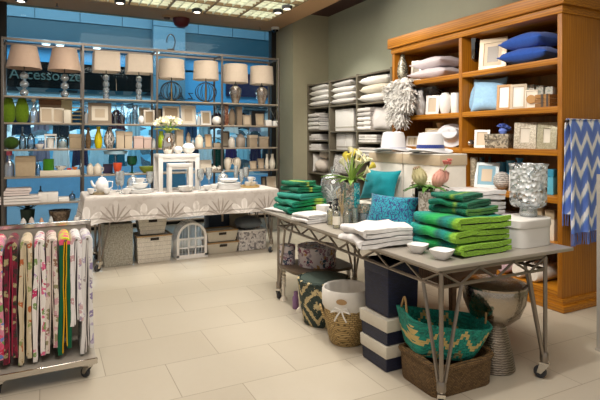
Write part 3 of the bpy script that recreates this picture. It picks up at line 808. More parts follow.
RF(256, 264.5, 113.5, 1, 'small tan frame right of the other, before the dark album', TAUPE, plain('#bba88b', .7), .13, .022)
RB(265, 271, 120, 1, 'trinket_box', 'low white box near the right end of the frame shelf', 'box', WHITE, .08, .12)
RB(272.2, 277, 121, 1, 'trinket_box', 'smallest low white box at the rack end of the frame shelf', 'box', WHITE, .08, .12)
# third level
RV(4, 18.3, 136.5, 2, 'ball', 'moss_ball', 'dark green moss ball at the left end', 'ornament', MOSS, seg=24)
for q, (a, c, yt) in enumerate(((19.5,26,134),(27.5,34.5,133))):
    RV(a, c, yt, 2, 'jar', 'glass_jar', ['clear lidded glass jar next to the moss ball', 'clear lidded glass jar, second from the moss ball'][q], 'jar', GLASSB)
RV(35.5, 43.5, 144, 2, 'bowl', 'shell_dish', 'low white shell dish left of the white lantern', 'dish', CHINA, .1)
loc, w, h = rk(45, 56, 134, 2)
t = thing('candle_lantern', 'white square candle lantern with pillar candle', 'lantern', loc)
b = MB()
for x in (-1, 1):
    for y in (-1, 1): b.box(x*w*.42-.008, y*.07-.008, .01, x*w*.42+.008, y*.07+.008, h-.02)
b.box(-w/2,-.09,0,w/2,.09,.014).box(-w/2,-.09,h-.025,w/2,.09,h); b.build('case', WHITE, t, bev=.002, seg=1)
MB().lathe([(.045,.014),(.045,h*.75),(0,h*.75)], 18).build('candle', plain('#f0ece4', .5), t)
loc, w, h = rk(57.5, 68, 134.5, 2)
t = thing('glass_cloche', 'glass bell cloche over a white ball, left of a beige box', 'cloche', loc)
MB().lathe([(w/2,.012),(w/2,h*.62),(w*.42,h*.78),(w*.2,h*.9),(.012,h*.92),(.018,h*.97),(0,h)], 24, close=False).build('dome', GLASS, t)
MB().lathe([(w*.52,0),(w*.52,.012),(0,.012)], 20).build('base', WHITE, t); MB().lathe([(w*.12,.012)]+[(w*.34*math.sin(PI*(.1+.09*j)), .012+w*.34-w*.34*math.cos(PI*(.1+.09*j))) for j in range(1,11)], 18).build('ball', CHINA, t)
RB(69.5, 81, 134, 2, 'storage_box', 'beige linen box beside the glass cloche', 'box', LINEN, .12, lid=LINEN)
RV(85.5, 91, 127.5, 2, 'tall', 'woven_vase', 'slim brown woven vase by the first upright', 'vase', WOVENB)
RV(94.5, 102.3, 126.5, 2, 'tall', 'yellow_vase', 'bright yellow tall curved vase', 'vase', plain('#d6c409', .25))
RV(104, 114.5, 127, 2, 'vase', 'striped_vase', 'brown and white zebra-striped vase right of the yellow vase', 'vase', ZEBRA)
RB(116, 123.8, 131, 2, 'gift_box', 'tall beige box right of the zebra vase', 'box', BEIGEBOX, .1, lid=BEIGEBOX)
RB(124.3, 132, 131.5, 2, 'gift_box', 'tall beige box, second from the zebra vase', 'box', BEIGEBOX, .1, lid=BEIGEBOX)
RB(133.5, 142.8, 136, 2, 'gift_box', 'pinkish square box left of another pinkish box', 'box', PINKBOX, .1, lid=PINKBOX)
RB(143.3, 151, 137, 2, 'gift_box', 'small pinkish box beside the second upright', 'box', PINKBOX, .1, lid=PINKBOX)
RV(156.8, 165.5, 131, 2, 'tall', 'lime_vase', 'lime green vase behind the silver flower vase', 'vase', plain('#9cb31f', .25))
RB(175.5, 182.3, 129.5, 2, 'photo_album', 'tall beige album standing behind the silver vase', 'album', BEIGEBOX, .14, .2)
RV(186, 190.8, 132, 2, 'jar', 'ceramic_jar', 'narrow taupe lidded jar left of the squat cream jar', 'jar', TAUPE)
RV(195, 203.2, 134, 2, 'jar', 'ceramic_jar', 'squat cream lidded jar before a small frame', 'jar', CREAM, .12)
RF(205, 212.3, 134, 2, 'small tan frame right of the squat cream jar', TAUPE, plain('#d3b48c', .6), .13, .018)
RB(213, 220, 143, 2, 'trinket_box', 'low tan box against the third upright', 'box', TAUPE, .09)
RF(221.2, 230.3, 131, 2, 'dark pewter frame on the jar shelf right of the third upright', plain('#776b5e', .4, .4), plain('#b5a994', .7), .26, .026)
RV(228.2, 235, 136.5, 2, 'jar', 'ceramic_jar', 'small pale lidded jar left of the large grey canister', 'jar', plain('#bfb7ac', .5), .10)
RV(235.6, 245.3, 133.5, 2, 'jar', 'canister', 'large ribbed grey lidded canister', 'canister', plain('#94897d', .55, bs=25, bstr=.5), .14)
RB(247.3, 257, 135, 2, 'gift_box', 'tilted taupe box right of the grey canister', 'box', TAUPE, .1, rz=.25, lid=MATB)
RB(258.3, 268, 136.5, 2, 'gift_box', 'wide taupe box at the right end of the jar shelf', 'box', plain('#9d8c76', .6), .11, rz=-.15, lid=TAUPE)
RV(84.6, 88.4, 108, 1, 'bottle', 'ceramic_bottle', 'slim white bottle between the first upright and the thick frame', 'bottle', CHINA, .22)
RF(155, 162.5, 108, 1, 'dark frame half hidden behind the second upright', plain('#5a5048', .5), MATB, .3, .02)
RV(197, 200.6, 112, 1, 'bottle', 'ceramic_bottle', 'tiny white bottle between two white frames', 'bottle', CHINA, .2)
RV(82, 85.2, 132, 2, 'tall', 'ceramic_bottle', 'slim white bottle left of the brown woven vase', 'bottle', CHINA, .24)
RV(151.6, 155.6, 138, 2, 'jar', 'ceramic_jar', 'tiny white jar by the second upright beside the pinkish boxes', 'jar', CHINA, .24)
RB(166.5, 174.8, 134, 2, 'gift_box', 'white box standing behind the silver flower vase', 'box', WHITE, .1, .28)
RV(191, 194.8, 138, 2, 'bottle', 'ceramic_bottle', 'small white bottle between two lidded jars', 'bottle', CHINA, .24)
for q, (a, c, yt) in enumerate(((206, 212, 128), (246, 251, 129), (20, 25, 127))):
    RV(a, c, yt, 2, 'bottle', 'glass_vase', ['clear tall bottle behind the small tan frame', 'clear tall bottle behind the tilted taupe box', 'clear tall bottle behind the lidded glass jars'][q], 'vase', GLASSB, .32)
# fourth level
loc, w, h = rk(5, 13.8, 150, 3)
t = thing('glass_bottle', 'clear blue bottle with bright pink top at the left end', 'bottle', loc)
MB().lathe(shape('bottle', w, h*.82), 18).build('bottle', BLUEGL, t); MB().lathe([(.03,h*.8),(.034,h*.82),(.034,h*.99),(0,h)], 16).build('cap', plain('#e0607c', .4), t)
loc, w, h = rk(16.5, 34.5, 156, 3)
t = thing('linen_bag', 'beige linen storage bag with folded top', 'bag', loc)
MB().taper(w*.96, .2, w, .16, 0, h*.72).build('body', LINEN, t, bev=.012)
MB().taper(w*1.02, .17, w*.98, .15, h*.70, h).build('folded_cuff', cloth('#a8957a', 120), t, bev=.01)
RV(36, 40.5, 160, 3, 'bottle', 'glass_vase', 'narrow clear vase between the linen bag and the green pot', 'vase', GLASSB)
RB(42, 78, 170.5, 3, 'serving_board', 'long low cream tray holding the green pot', 'tray', CREAM, .18, .13)
def on_tray(x0, x1, yt, kind, name, label, cat, mat, dy=.13, **k):
    loc, w, h = rk(x0, x1, yt, 3, dy); D = w*FOC/(x1-x0); th = rk(42, 78, 170.5, 3, .13)[2]
    return vessel(name, label, cat, (loc[0], loc[1], loc[2]+th), shape(kind, w, h-th), mat, **k)
on_tray(43.5, 53.5, 159, 'cyl', 'plant_pot', 'grass-green pot on the long cream tray', 'pot', cloth('#3f7d1c', 60, .25))
on_tray(55.5, 66, 166, 'bowl', 'coral_bowl', 'white pierced coral bowl on the long cream tray', 'bowl', m_patch('coral_white', ['#efece6', '#4a4a48', '#e9e5de', '#efece6'], 60))
on_tray(67, 71, 168, 'cyl', 'tealight', 'small red tealight at the right of the cream tray', 'tealight', plain('#c43a2a', .4), n=None)
on_tray(72, 77.5, 167, 'bowl', 'tealight', 'small orange tealight bowl at the tray end', 'tealight', plain('#d9792c', .4))
for q, (a, c) in enumerate(((87,93.3),(94,101.5))):
    loc, w, h = rk(a, c, 163, 3)
    t = thing('cream_jug', ['cream round teapot in the second bay, left one', 'cream round teapot in the second bay, right one'][q], 'teapot', loc)
    MB().lathe(shape('jar', w, h), 18).build('body', CREAM, t)
    MB().tube([(w*.45,0,h*.62),(w*.7,0,h*.55),(w*.66,0,h*.3),(w*.45,0,h*.2)], .008, 6).build('handle', CREAM, t)
loc, w, h = rk(104, 127, 151, 3)
t = thing('cake_stand', 'pale blue shallow dish on glass stem in the second bay', 'cake stand', loc)
MB().lathe([(w*.2,0),(w*.2,.01),(.015,.02),(.014,h*.8),(.03,h*.84)], 18).build('stem', GLASSB, t)
MB().lathe([(.03,h*.84),(w*.46,h*.86),(w*.5,h),(w*.48,h),(w*.44,h*.89),(0,h*.88)], 28).build('dish', plain('#a8c9d8', .25), t)
RV(113, 122, 163, 3, 'bowl', 'orange_bowl', 'orange-red bowl under the pale blue dish', 'bowl', plain('#d5512c', .3), .06)
loc, w, h = rk(127, 137, 156, 3)
t = thing('goblet', 'dark green glass goblet right of the pale blue dish', 'goblet', loc)
MB().lathe([(w*.36,0),(w*.36,.008),(.012,.018),(.012,h*.4)], 16).build('stem', plain('#0d3a22', .1), t); MB().lathe([(.012,h*.4),(w*.4,h*.5),(w*.5,h*.7),(w*.46,h),(w*.43,h),(w*.46,h*.7),(0,h*.46)], 20).build('bowl', plain('#0f4a2c', .1), t)
RV(139, 156, 166.5, 3, 'bowl', 'leaf_platter', 'yellow-green leaf platter leaning by the second upright', 'platter', plain('#9aa83e', .35, var=.15), .10)
for q, (a, c) in enumerate(((211.5,216.5),(217,222))): RV(a, c, 165.5, 3, 'jar', 'sugar_pot', ['small white pot with dark spots by the third upright, left', 'small white pot with dark spots by the third upright, right'][q], 'pot', m_patch('spotted_pot', ['#ece6da', '#8c7358', '#e6dfd2', '#ece6da'], 45))
for q, (a, c) in enumerate(((223.8,231.5),(233.5,241))):
    loc, w, h = rk(a, c, 157.5, 3)
    t = thing('pitcher', ['cream ceramic pitcher with handle, left of two', 'cream ceramic pitcher with handle, right of two'][q], 'pitcher', loc)
    MB().lathe(shape('urn', w, h), 22).build('body', CREAM, t)
    s = 1 if q == 0 else -1
    MB().tube([(s*w*.36,0,h*.93),(s*w*.62,0,h*.86),(s*w*.66,0,h*.6),(s*w*.48,0,h*.45)], .009, 6).build('handle', CREAM, t)
RF(250, 257.6, 161, 3, 'tan frame with diagonal-lined mat, left of two beside white vases', TAUPE, MATB, .12, .018, rz=.2)
RF(258, 265.2, 158.5, 3, 'tan frame with diagonal-lined mat, right of two beside white vases', TAUPE, MATB, .16, .018, rz=.2)
RV(264.8, 268.9, 154, 3, 'tall', 'slim_vase', 'slim off-white vase left of the fuller one', 'vase', IVORY, .12)
RV(269, 275.3, 154, 3, 'tall', 'slim_vase', 'full-bellied off-white vase at the rack end', 'vase', IVORY, .14)
RV(79, 82.8, 160, 3, 'bottle', 'glass_bottle', 'clear bottle by the first upright next to the long cream tray', 'bottle', GLASSB, .2)
RV(243, 249, 163, 3, 'bowl', 'teal_bowl', 'grey-blue small bowl between the pitchers and the tan frames', 'bowl', plain('#4d6b78', .3), .2)
RB(103.5, 112, 164, 3, 'gift_box', 'dark violet box under the pale blue dish', 'box', plain('#3a2f4f', .5), .1, .28)
RB(199, 210.5, 160, 3, 'gift_box', 'cream box behind the wine glasses right of the stools', 'box', CREAM, .12, .24)
# fifth level
for q, (a, c, yt, z0) in enumerate(((3, 37, 195.5, 0), (7.5, 28, 188, .075))):
    loc, w, h = rk(a, c, yt, 4, .12); zz = z0 and rk(3, 37, 195.5, 4, .12)[2]+.004
    folded('folded_linen', ['long rolled white linen set at the left end of the low shelf', 'folded pinkish white linen lying on the rolled set'][q], 'linen', (loc[0], loc[1], loc[2]+zz), 0, w, .26, 3, (h-zz)/3, cloth(['#e9e2de', '#e6d8d4'][q], 180, .05), wob=.004, seed=q)
for q, (a, c, yt) in enumerate(((38.5, 47, 192.5), (48, 57.5, 192.0), (59, 68.5, 197))):
    RB(a, c, yt, 4, 'napkin_pack', ['upright white napkin pack right of the rolled linen', 'upright white napkin pack, second right of the rolled linen', 'low white napkin pack beside a glass bottle'][q], 'napkins', cloth('#ebe6df', 120, .05), .2, .14)
RV(69.5, 75, 191, 4, 'bottle', 'glass_bottle', 'small clear bottle at the low shelf end', 'bottle', GLASSB)
RV(38, 43, 186, 4, 'bottle', 'glass_bottle', 'small dark bottle behind the napkin packs', 'bottle', plain('#2d3a44', .2), .3)
RF(261.5, 267, 176.5, 4, 'dark frame partly hidden behind the pale frame at the table end', plain('#4a443d', .5), MATB, .22, .02)
RF(266.8, 277, 176.5, 4, 'pale frame standing behind the right end of the clothed table', plain('#c9bda9', .5), MATB, .12, .03)
# lowest level, over the top of the textile stand
for q, (a, c, yt, col) in enumerate(((20.5,26,218,'#e8e4e0'),(29,34,217,'#e5d6cc'),(39.5,43.5,217.5,'#d9a98a'),(49,53,216,'#dfe2e0'),(74,80.5,214,'#ece8e2'))):
    RV(a, c, yt, 5, 'jar', 'lidded_jar', ['white jar above the wine-red towel on the lowest shelf', 'white jar with pinkish lid on the lowest shelf', 'peach jar left of the twig basket on the lowest shelf', 'pale green-white jar at the twig basket', 'round white jar at the first upright on the lowest shelf'][q], 'jar', plain(col, .4), .1)
RV(49.5, 70, 210.5, 5, 'bowl', 'twig_basket', 'shallow brown twig basket on the lowest shelf', 'basket', m_patch('twigs', ['#6d5a48', '#8b7864', '#57473a'], 50), .22)
b = MB(); random.seed(3)
for k in range(26):
    a = random.random()*6.28; e = random.random()*.5; l = .12+.1*random.random()
    b.grid(lambda u, v, a=a, e=e, l=l: ((u*l)*math.cos(a)*math.cos(e)+(v-.5)*.05*math.sin(a)*(1-u), (u*l)*math.sin(a)*math.cos(e)-(v-.5)*.05*math.cos(a)*(1-u), .24+u*l*math.sin(e)), 4, 2, .002)
b.lathe([(.07,0),(.085,.2),(.09,.24),(0,.24)], 14)
loc, w, h = rk(15, 40, 212, 5, .25)
single(b, 'succulent_plant', plain('#1f3326', .5), 'dark spiky artificial succulent behind the white jars', 'plant', loc)
# ================= on the clothed table =================
ZT = .849
def bt(x0, x1, yt, Y):
    xa, zt, D = on_y(x0, yt, Y); xb, _, D2 = on_y(x1, yt, Y)
    return ((xa+xb)/2, Y, ZT), (x1-x0)*(D+D2)/2/FOC, max(.02, zt-ZT)
def stool(name, label, x0, x1, yt, Y, dep, lw, rail):
    loc, w, h = bt(x0, x1, yt, Y); t = thing(name, label, 'stool', loc, 0, 'white nesting stools')
    MB().box(-w/2,-dep/2,h-.045,w/2,dep/2,h).build('seat', WHITE, t, bev=.004)
    for x in (-1, 1):
        for y in (-1, 1): MB().box(min(x*w/2,x*(w/2-lw)), min(y*dep/2,y*(dep/2-.035)), 0, max(x*w/2,x*(w/2-lw)), max(y*dep/2,y*(dep/2-.035)), h-.045).build('leg', WHITE, t, bev=.003)
    for y in (-1, 1): MB().box(-w/2+lw, y*(dep/2-.02)-.01, h-.045-rail, w/2-lw, y*(dep/2-.02)+.01, h-.045).build('apron', WHITE, t)
    return t, loc, w, h
s1, l1, w1, h1 = stool('nesting_stool', 'larger white stool holding the silver flower vase on the clothed table', 156, 196, 154, 6.48, .34, .055, .05)
stool('nesting_stool', 'smaller white stool tucked in front of the larger one', 167.5, 191, 163.5, 6.22, .12, .042, .03)
zs = ZT+h1
def top(x0, x1, yt, Y):
    xa, zt, D = on_y(x0, yt, Y); xb, _, D2 = on_y(x1, yt, Y); return ((xa+xb)/2, Y, zs), (x1-x0)*(D+D2)/2/FOC, zt-zs
loc, w, h = top(162, 175.5, 133, 6.46)
vessel('flower_vase', 'egg-shaped mirrored silver vase on the larger white stool', 'vase', loc, [(w*.3,0),(w*.34,.01),(w*.46,h*.25),(w*.5,h*.42),(w*.44,h*.68),(w*.3,h*.95),(w*.33,h),(w*.28,h),(w*.26,h*.94),(0,h*.9)], plain('#e2dcd2', .1, .95))
def petal_flower(b, M, n, r, l, w):
    for k in range(n):
        a = 2*PI*k/n+.3
        def fn(u, v, a=a):
            ww = w*math.sin(PI*min(1, .12+.88*v))*(u-.5); rad = r*(.2+v*(1.0)); z = l*v-.25*l*v*v*0
            return (rad*math.cos(a)-ww*math.sin(a), rad*math.sin(a)+ww*math.cos(a), z+abs(u-.5)*w*.35)
        b.grid(fn, 4, 5, .0015, M)
def leaf(b, p0, dirv, l, w, droop=.4):
    d_ = Vector(dirv).normalized(); s_ = d_.cross(Vector((0,0,1)));  s_ = s_.normalized() if s_.length > .01 else Vector((1,0,0))
    def fn(u, v):
        p = Vector(p0)+d_*l*v+Vector((0,0,-droop*l*v*v)); return p+s_*((u-.5)*w*math.sin(PI*min(1,.06+.94*v)))+Vector((0,0,abs(u-.5)*w*.3))
    b.grid(fn, 4, 7, .0015)
LEAF = plain('#3f6b26', .5, var=.25); STEMG = plain('#7d9a3e', .5); PETW = plain('#efe9d0', .6, var=.05); PETY = plain('#e5d86a', .6)
random.seed(8)
def bouquet(label, loc, sp, up, n, pet, name='flower_bouquet', r=.03, l=.06, leafn=8, ll=.14, neck=.02, lean=(0,0), leafm=None):
    t = thing(name, label, 'flowers', loc)
    st = MB(); fl = MB(); lf = MB(); ce = MB()
    for k in range(n):
        a = 2.4*k; q = sp*math.sqrt((k+.5)/n); p = Vector((q*math.cos(a)+lean[0], q*math.sin(a)+lean[1], up*(1-.45*(q/sp)**2)))
        st.tube([(neck*.4*math.cos(a),neck*.4*math.sin(a),-.05), (p.x*.4,p.y*.4,p.z*.5), p], .004, 5)
        M = Matrix.Translation(p) @ Vector((p.x, p.y, sp*.9)).to_track_quat('Z','Y').to_matrix().to_4x4()
        petal_flower(fl, M, 6, r, l, r*1.3); ce.lathe([(0,-.003),(r*.28,.004),(r*.25,l*.6),(0,l*.8)], 8, M)
    for k in range(leafn):
        a = 2.4*k+1; leaf(lf, (neck*.5*math.cos(a), neck*.5*math.sin(a), up*.1), (math.cos(a), math.sin(a), .55+.3*random.random()), ll*(.8+.5*random.random()), ll*.3)
    st.build('stems', STEMG, t); fl.build('petals', pet, t); ce.build('flower_centres', PETY, t); lf.build('leaves', leafm or LEAF, t); return t
bouquet('cream flowers with yellow-green leaves in the mirrored silver vase', (loc[0], loc[1], loc[2]+h+.004), .16, .15, 13, PETW, r=.042, l=.06, neck=.03, lean=(0,0), ll=.17, leafm=plain('#b4bd4a', .5, var=.15))
for q, (a, c, yt, Y) in enumerate(((174, 182.3, 146, 6.40), (182, 194.5, 143, 6.46))):
    loc, w, h = top(a, c, yt, Y)
    vessel('rosette_ball', ['smaller white ridged ball on the white stool beside the vase', 'larger white ridged ball at the right of the white stool'][q], 'ornament', loc, [(w*.2,0)]+[(w/2*math.sin(PI*(.1+.09*j))*(1+.05*(j % 2)), h/2-h/2*math.cos(PI*(.1+.09*j))) for j in range(1,11)], plain('#efece7', .8, bs=40, bstr=1))
# tray with tea things at the left
loc, w, h = bt(90, 109, 189, 6.35)
t = thing('round_tray', 'round woven tray with brass rim at the left end of the cloth', 'tray', loc)
MB().lathe([(w*.48,0),(w*.5,.012),(w*.5,.03),(w*.48,.03),(w*.47,.014),(0,.012)], 32).build('tray_body', plain('#9c8c6c', .5, .3), t)
cx, cy = loc[0], loc[1]; zt_ = ZT+.0145
def cup(name, label, cat, loc, r, h, handle=True, mat=CHINA, hs=1, group=None):
    t = thing(name, label, cat, loc, 0, group)
    MB().lathe([(r*.55,0),(r*.6,.004),(r*.92,h*.45),(r,h),(r*.95,h),(r*.84,h*.45),(0,h*.12)], 20).build('body', mat, t)
    if handle: MB().tube([(hs*r*.9,0,h*.85),(hs*r*1.45,0,h*.8),(hs*r*1.4,0,h*.4),(hs*r*.8,0,h*.3)], .005, 6).build('handle', mat, t)
    return t
def lid_pot(label, loc, r, h, hs=1, name='teapot', spout=True):
    t = thing(name, label, 'pot', loc)
    MB().lathe([(r*.7,0),(r*.8,.006),(r,h*.3),(r*.95,h*.6),(r*.6,h*.78)], 22).build('body', CHINA, t)
    MB().lathe([(r*.64,h*.77),(r*.55,h*.85),(r*.15,h*.9),(r*.1,h*.94),(r*.17,h*.98),(0,h)], 18).build('lid', CHINA, t)
    MB().tube([(hs*r*.9,0,h*.65),(hs*r*1.6,0,h*.62),(hs*r*1.55,0,h*.3),(hs*r*.95,0,h*.2)], .007, 6).build('handle', CHINA, t)
    if spout: MB().tube([(-hs*r*.8,0,h*.3),(-hs*r*1.35,0,h*.45),(-hs*r*1.6,0,h*.72)], lambda u: .02-.008*u, 8).build('spout', CHINA, t)
    return t
lid_pot('tall white teapot on the brass-rimmed tray', (cx+.03, cy+.04, zt_), .075, .20)
cup('tea_cup', 'white cup at the front of the brass-rimmed tray, left', 'cup', (cx-.10, cy-.07, zt_), .04, .06)
cup('tea_cup', 'white cup at the front of the brass-rimmed tray, right', 'cup', (cx+.07, cy-.11, zt_), .04, .06)
def wine(label, px, Y, h, r, flute=False, name='wine_glass'):
    a, b = ray(px); D = Y/b; loc = (a*D, Y, ZT)
    t = thing(name, label, 'glass', loc, 0, 'stemware on the clothed table')
    if flute: P = [(.008,h*.28),(r*.8,h*.42),(r,h*.7),(r*.85,h),(r*.82,h),(r*.94,h*.7),(r*.74,h*.44),(0,h*.3)]
    else: P = [(.008,h*.42),(r*.7,h*.5),(r,h*.68),(r*.93,h),(r*.9,h),(r*.95,h*.68),(r*.64,h*.52),(0,h*.45)]
    MB().lathe(P, 20).build('bowl', GLASSW, t)
    k = .28 if flute else .42
    MB().lathe([(r*.85,0),(r*.85,.003),(.01,.01),(.005,.02),(.005,h*k-.01),(.009,h*k+.005),(0,h*k+.006)], 16).build('stem', GLASSW, t); return t
GLASSW = glass('#f4f8f8', .16, .08, None, .22)
for q, (px, Y, h, r, f, lab) in enumerate(((121.5,6.30,.27,.034,True,'champagne flute right of the brass-rimmed tray'),(118,6.5,.25,.034,True,'champagne flute behind the brass-rimmed tray'),
    (150,6.32,.25,.048,False,'wine glass just left of the white stools'),(200.5,6.28,.27,.046,False,'first wine glass right of the white stools'),(209,6.45,.27,.044,False,'second wine glass right of the white stools'),
    (236,6.50,.29,.034,True,'tall flute behind the right plate stack'),(241.5,6.38,.24,.034,True,'shorter flute at the right plate stack'),(246,6.55,.26,.045,False,'wine glass behind the cups at the right end'))):
    wine(lab, px, Y, h, r, f)
def plates(label, px, Y, n, r, z=ZT, th=.012, group='plates in stacks'):
    a, b = ray(px); D = Y/b; out = None
    for k in range(n):
        t = MB().lathe([(r*.8,0),(r*.97,.004),(r,.009),(r,.015),(r*.97,.017),(r*.75,.012),(0,.011)], 28)
        single(t, 'plate', CHINA, label % ['bottom', 'second lowest', 'third', 'fourth', 'fifth', 'top'][k if k < n-1 else 5], 'plate', (a*D, Y, z+k*(th*.2+.014)), 0, group)
    return (a*D, Y, z+(n-1)*(th*.2+.014)+th*1.4+.003)
p = plates('white plate in the stack left of the stools, %s', 140, 6.28, 3, .135)
def bowl(name, label, loc, r, h, mat=CHINA, cat='bowl', group=None):
    return vessel(name, label, cat, loc, [(r*.5,0),(r*.55,.005),(r*.85,h*.45),(r,h),(r*.96,h),(r*.8,h*.45),(0,h*.15)], mat, 24, group=group)
bowl('soup_bowl', 'white bowl on the plate stack left of the stools', p, .10, .06)
cup('tea_cup', 'white cup on the bowl left of the stools', 'cup', (p[0], p[1], p[2]+.064), .055, .06)
p = plates('white plate in the wide stack right of the stools, %s', 229, 6.26, 5, .15)
bowl('soup_bowl', 'white shallow bowl topping the wide stack right of the stools', p, .125, .045)
for q, (px, Y, lab) in enumerate(((127,6.2,'white cup in front of the left plate stack'),(132,6.55,'white cup behind the left plate stack'),(214,6.30,'left white cup before the right glass dome'),(220,6.42,'right white cup before the right glass dome'),(207,6.18,'white cup near the front right of the stools'))):
    a, b = ray(px); D = Y/b; cup('tea_cup', lab, 'cup', (a*D, Y, ZT), .05, .065, hs=(-1) ** q)
for q, (px, Y, h, lab) in enumerate(((133,6.62,.2,'glass dome with knob behind the plates left of the stools'),(223,6.58,.21,'glass dome with knob behind the cups right of the stools'))):
    a, b = ray(px); D = Y/b
    t = thing('glass_cloche', lab, 'cloche', (a*D, Y, ZT)); r = .075
    MB().lathe([(r,0),(r,h*.5),(r*.85,h*.72),(r*.4,h*.85),(.012,h*.88)], 22, close=False).build('dome', GLASSW, t)
    MB().lathe([(.012,h*.87),(.01,h*.9),(.022,h*.95),(0,h)], 12).build('knob', GLASSW, t)
a, b = ray(186); D = 6.13/b
bowl('serving_bowl', 'wide white bowl at the front edge before the small stool', (a*D, 6.125+.02, ZT), .095, .07)
a, b = ray(250); D = 6.34/b
t = thing('round_tray', 'small round gold tray under the stacked cups at the right end', 'tray', (a*D, 6.34, ZT))
MB().lathe([(.125,0),(.13,.01),(.13,.028),(.123,.028),(.12,.014),(0,.012)], 28).build('tray_body', plain('#c2a56c', .4, .4), t)
for k in range(3): cup('tea_cup', 'white cup in the pile on the small gold tray, %s' % ['lowest', 'middle', 'uppermost'][k], 'cup', (a*D+[-.03,.045,.01][k], 6.34+[0,.02,0][k], ZT+.0145+[0,0,.063][k]), .045, .06)
for q, (px, Y, lab) in enumerate(((163, 6.15,'silver fork lying before the stools'),(203,6.12,'silver spoon lying right of the front bowl'),(215,6.11,'silver spoon lying before the wide plate stack'))):
    a, b = ray(px); D = Y/b
    single(MB().tube([(-.08,0,.004),(.03,0,.006)], .004, 6).lathe([(0,-.003),(.015,0),(0,.003)], 12, T(.05,0,.005), 1.7, 1), 'cutlery', CHROME, lab, 'cutlery', (a*D, Y, ZT), .4*q)

# ================= on the floor under the clothed table =================
def m_felt(name, a, b_, s):
    g = G(name); f = g.noise(g.obj(), s, 4); return g.bsdf(g.ramp(f, [(.35,a),(.65,b_)]), .9, 0, g.bump(f, .5, .005), spec=.2)
FELT = m_felt('grey_felt', '#8f8c80', '#b9b5a8', 60)
def fl(px, Y):
    a, b = ray(px); D = Y/b; return a*D, D
def box_at(x0, x1, Y): xa, _ = fl(x0, Y); xb, _ = fl(x1, Y); return (xa+xb)/2, xb-xa
x, w = box_at(104, 133, 6.22); single(MB().box(-w/2, 0, 0, w/2, .36, .50), 'felt_hamper', FELT, 'grey mottled felt hamper under the left end of the clothed table', 'hamper', (x, 6.22, 0), bev=.012)
WHITEW = weave('white_paper_weave', '#f2ecdf', '#e6dfd2', .012, .05, .5); WGRIP = plain('#a9885c', .6)
def hamper(label, x0, x1, Y, z, h, tap=.88, d=.3, mat=None, name='woven_basket'):
    x, w = box_at(x0, x1, Y); t = thing(name, label, 'basket', (x, Y+d/2, z), 0, 'white baskets under the clothed table')
    b = MB(); w0 = w*tap; d0 = d*tap
    b.taper(w0, d0, w, d, 0, h-.016); b.build('body', mat or WHITEW, t, bev=.008)
    b = MB(); W, Dd = w/2, d/2
    for (a0, b0, a1, b1) in ((-W-.006,-Dd-.006,W+.006,-Dd+.012),(-W-.006,Dd-.012,W+.006,Dd+.006),(-W-.006,-Dd+.012,-W+.012,Dd-.012),(W-.012,-Dd+.012,W+.006,Dd-.012)): b.box(a0,b0,h-.016,a1,b1,h)
    b.build('rim', WGRIP, t, bev=.003)
    MB().box(-.05, -Dd-.004+.0, h-.06, .05, -Dd+.006, h-.028).build('handle_hole_shade', plain('#2e2720', .8), t)  # dark plate on the solid side paints the shade of a hand opening
    return t
hamper('large white woven basket with wooden rim, under the smaller tilted one', 137, 172, 6.22, 0, .33, .93, .32)
hamper('smaller white woven basket on top of the large white one', 138, 167.5, 6.26, .334, .21, .82, .26)
CANV = cloth('#cfc8b8', 100, .06)
hamper('lower cream canvas crate with wooden rim right of the birdcage', 207.5, 239, 6.30, 0, .15, .86, .3, CANV, 'canvas_crate')
hamper('upper cream canvas crate with wooden rim right of the birdcage', 207, 238, 6.31, .154, .15, .86, .28, CANV, 'canvas_crate')
x, w = box_at(208, 228, 6.72)
t = thing('storage_box', 'slate blue fabric box with a hanging tag behind the cream crates', 'box', (x, 6.72, 0))
MB().box(-w/2, -.06, 0, w/2, .2, .50).build('body', cloth('#3d4654', 100), t, bev=.008); MB().box(.03,-.066,.36,.055,-.062,.48).build('tag', MATB, t)
x, w = box_at(228.5, 247, 6.74); single(MB().box(-w/2, -.05, 0, w/2, .15, .52), 'folded_screen', plain('#b3a68e', .6), 'beige upright panel behind the crates beside the slate blue box', 'panel', (x, 6.74, 0), bev=.004)
LACE = m_patch('lace_basket', ['#d9d5d2', '#8d8a8c', '#e2dedb', '#c9c5c3'], 38, rough=.8)
x, w = box_at(238.5, 267, 6.3)
t = thing('lace_basket', 'white openwork basket with grey gaps at the right end under the cloth', 'basket', (x, 6.3+.16, 0))
b = MB().taper(w*.94, .30, w, .32, 0, .26); b.build('body', LACE, t, bev=.02); MB().lathe([(.5,.255),(.505,.268),(.49,.276),(.47,.262)], 40, None, w*.99, .317, n=8, close=False).build('rim', WHITE, t)
cushion('round_cushion', 'slate grey round cushion sticking out of the white lace basket', 'cushion', (x-.01, 6.46, .27), 0, .30, .28, .16, cloth('#5f666c', 70), 0, pinch=-.2)
# bird cage
x, w = box_at(177, 207, 6.22); d = .24; h = .47
t = thing('birdcage', 'white arched birdcage with little front door under the clothed table', 'birdcage', (x, 6.22+d/2, 0)); r = w/2; hs_ = h-r-.02
def arch(y, rr=r, n=14): return [(-rr,y,.02),(-rr,y,hs_)]+[(-rr*math.cos(PI*k/n),y,hs_+rr*math.sin(PI*k/n)) for k in range(1,n)]+[(rr,y,hs_),(rr,y,.02)]
b = MB(); outer = arch(-d/2); inner = arch(-d/2, r-.028)
n = len(outer)
for k in range(n-1): b.add([Vector(outer[k]),Vector(outer[k+1]),Vector(inner[k+1]),Vector(inner[k]),Vector(outer[k])+Vector((0,.014,0)),Vector(outer[k+1])+Vector((0,.014,0)),Vector(inner[k+1])+Vector((0,.014,0)),Vector(inner[k])+Vector((0,.014,0))], [(0,1,2,3),(7,6,5,4),(0,4,5,1),(3,2,6,7),(1,5,6,2),(0,3,7,4)])
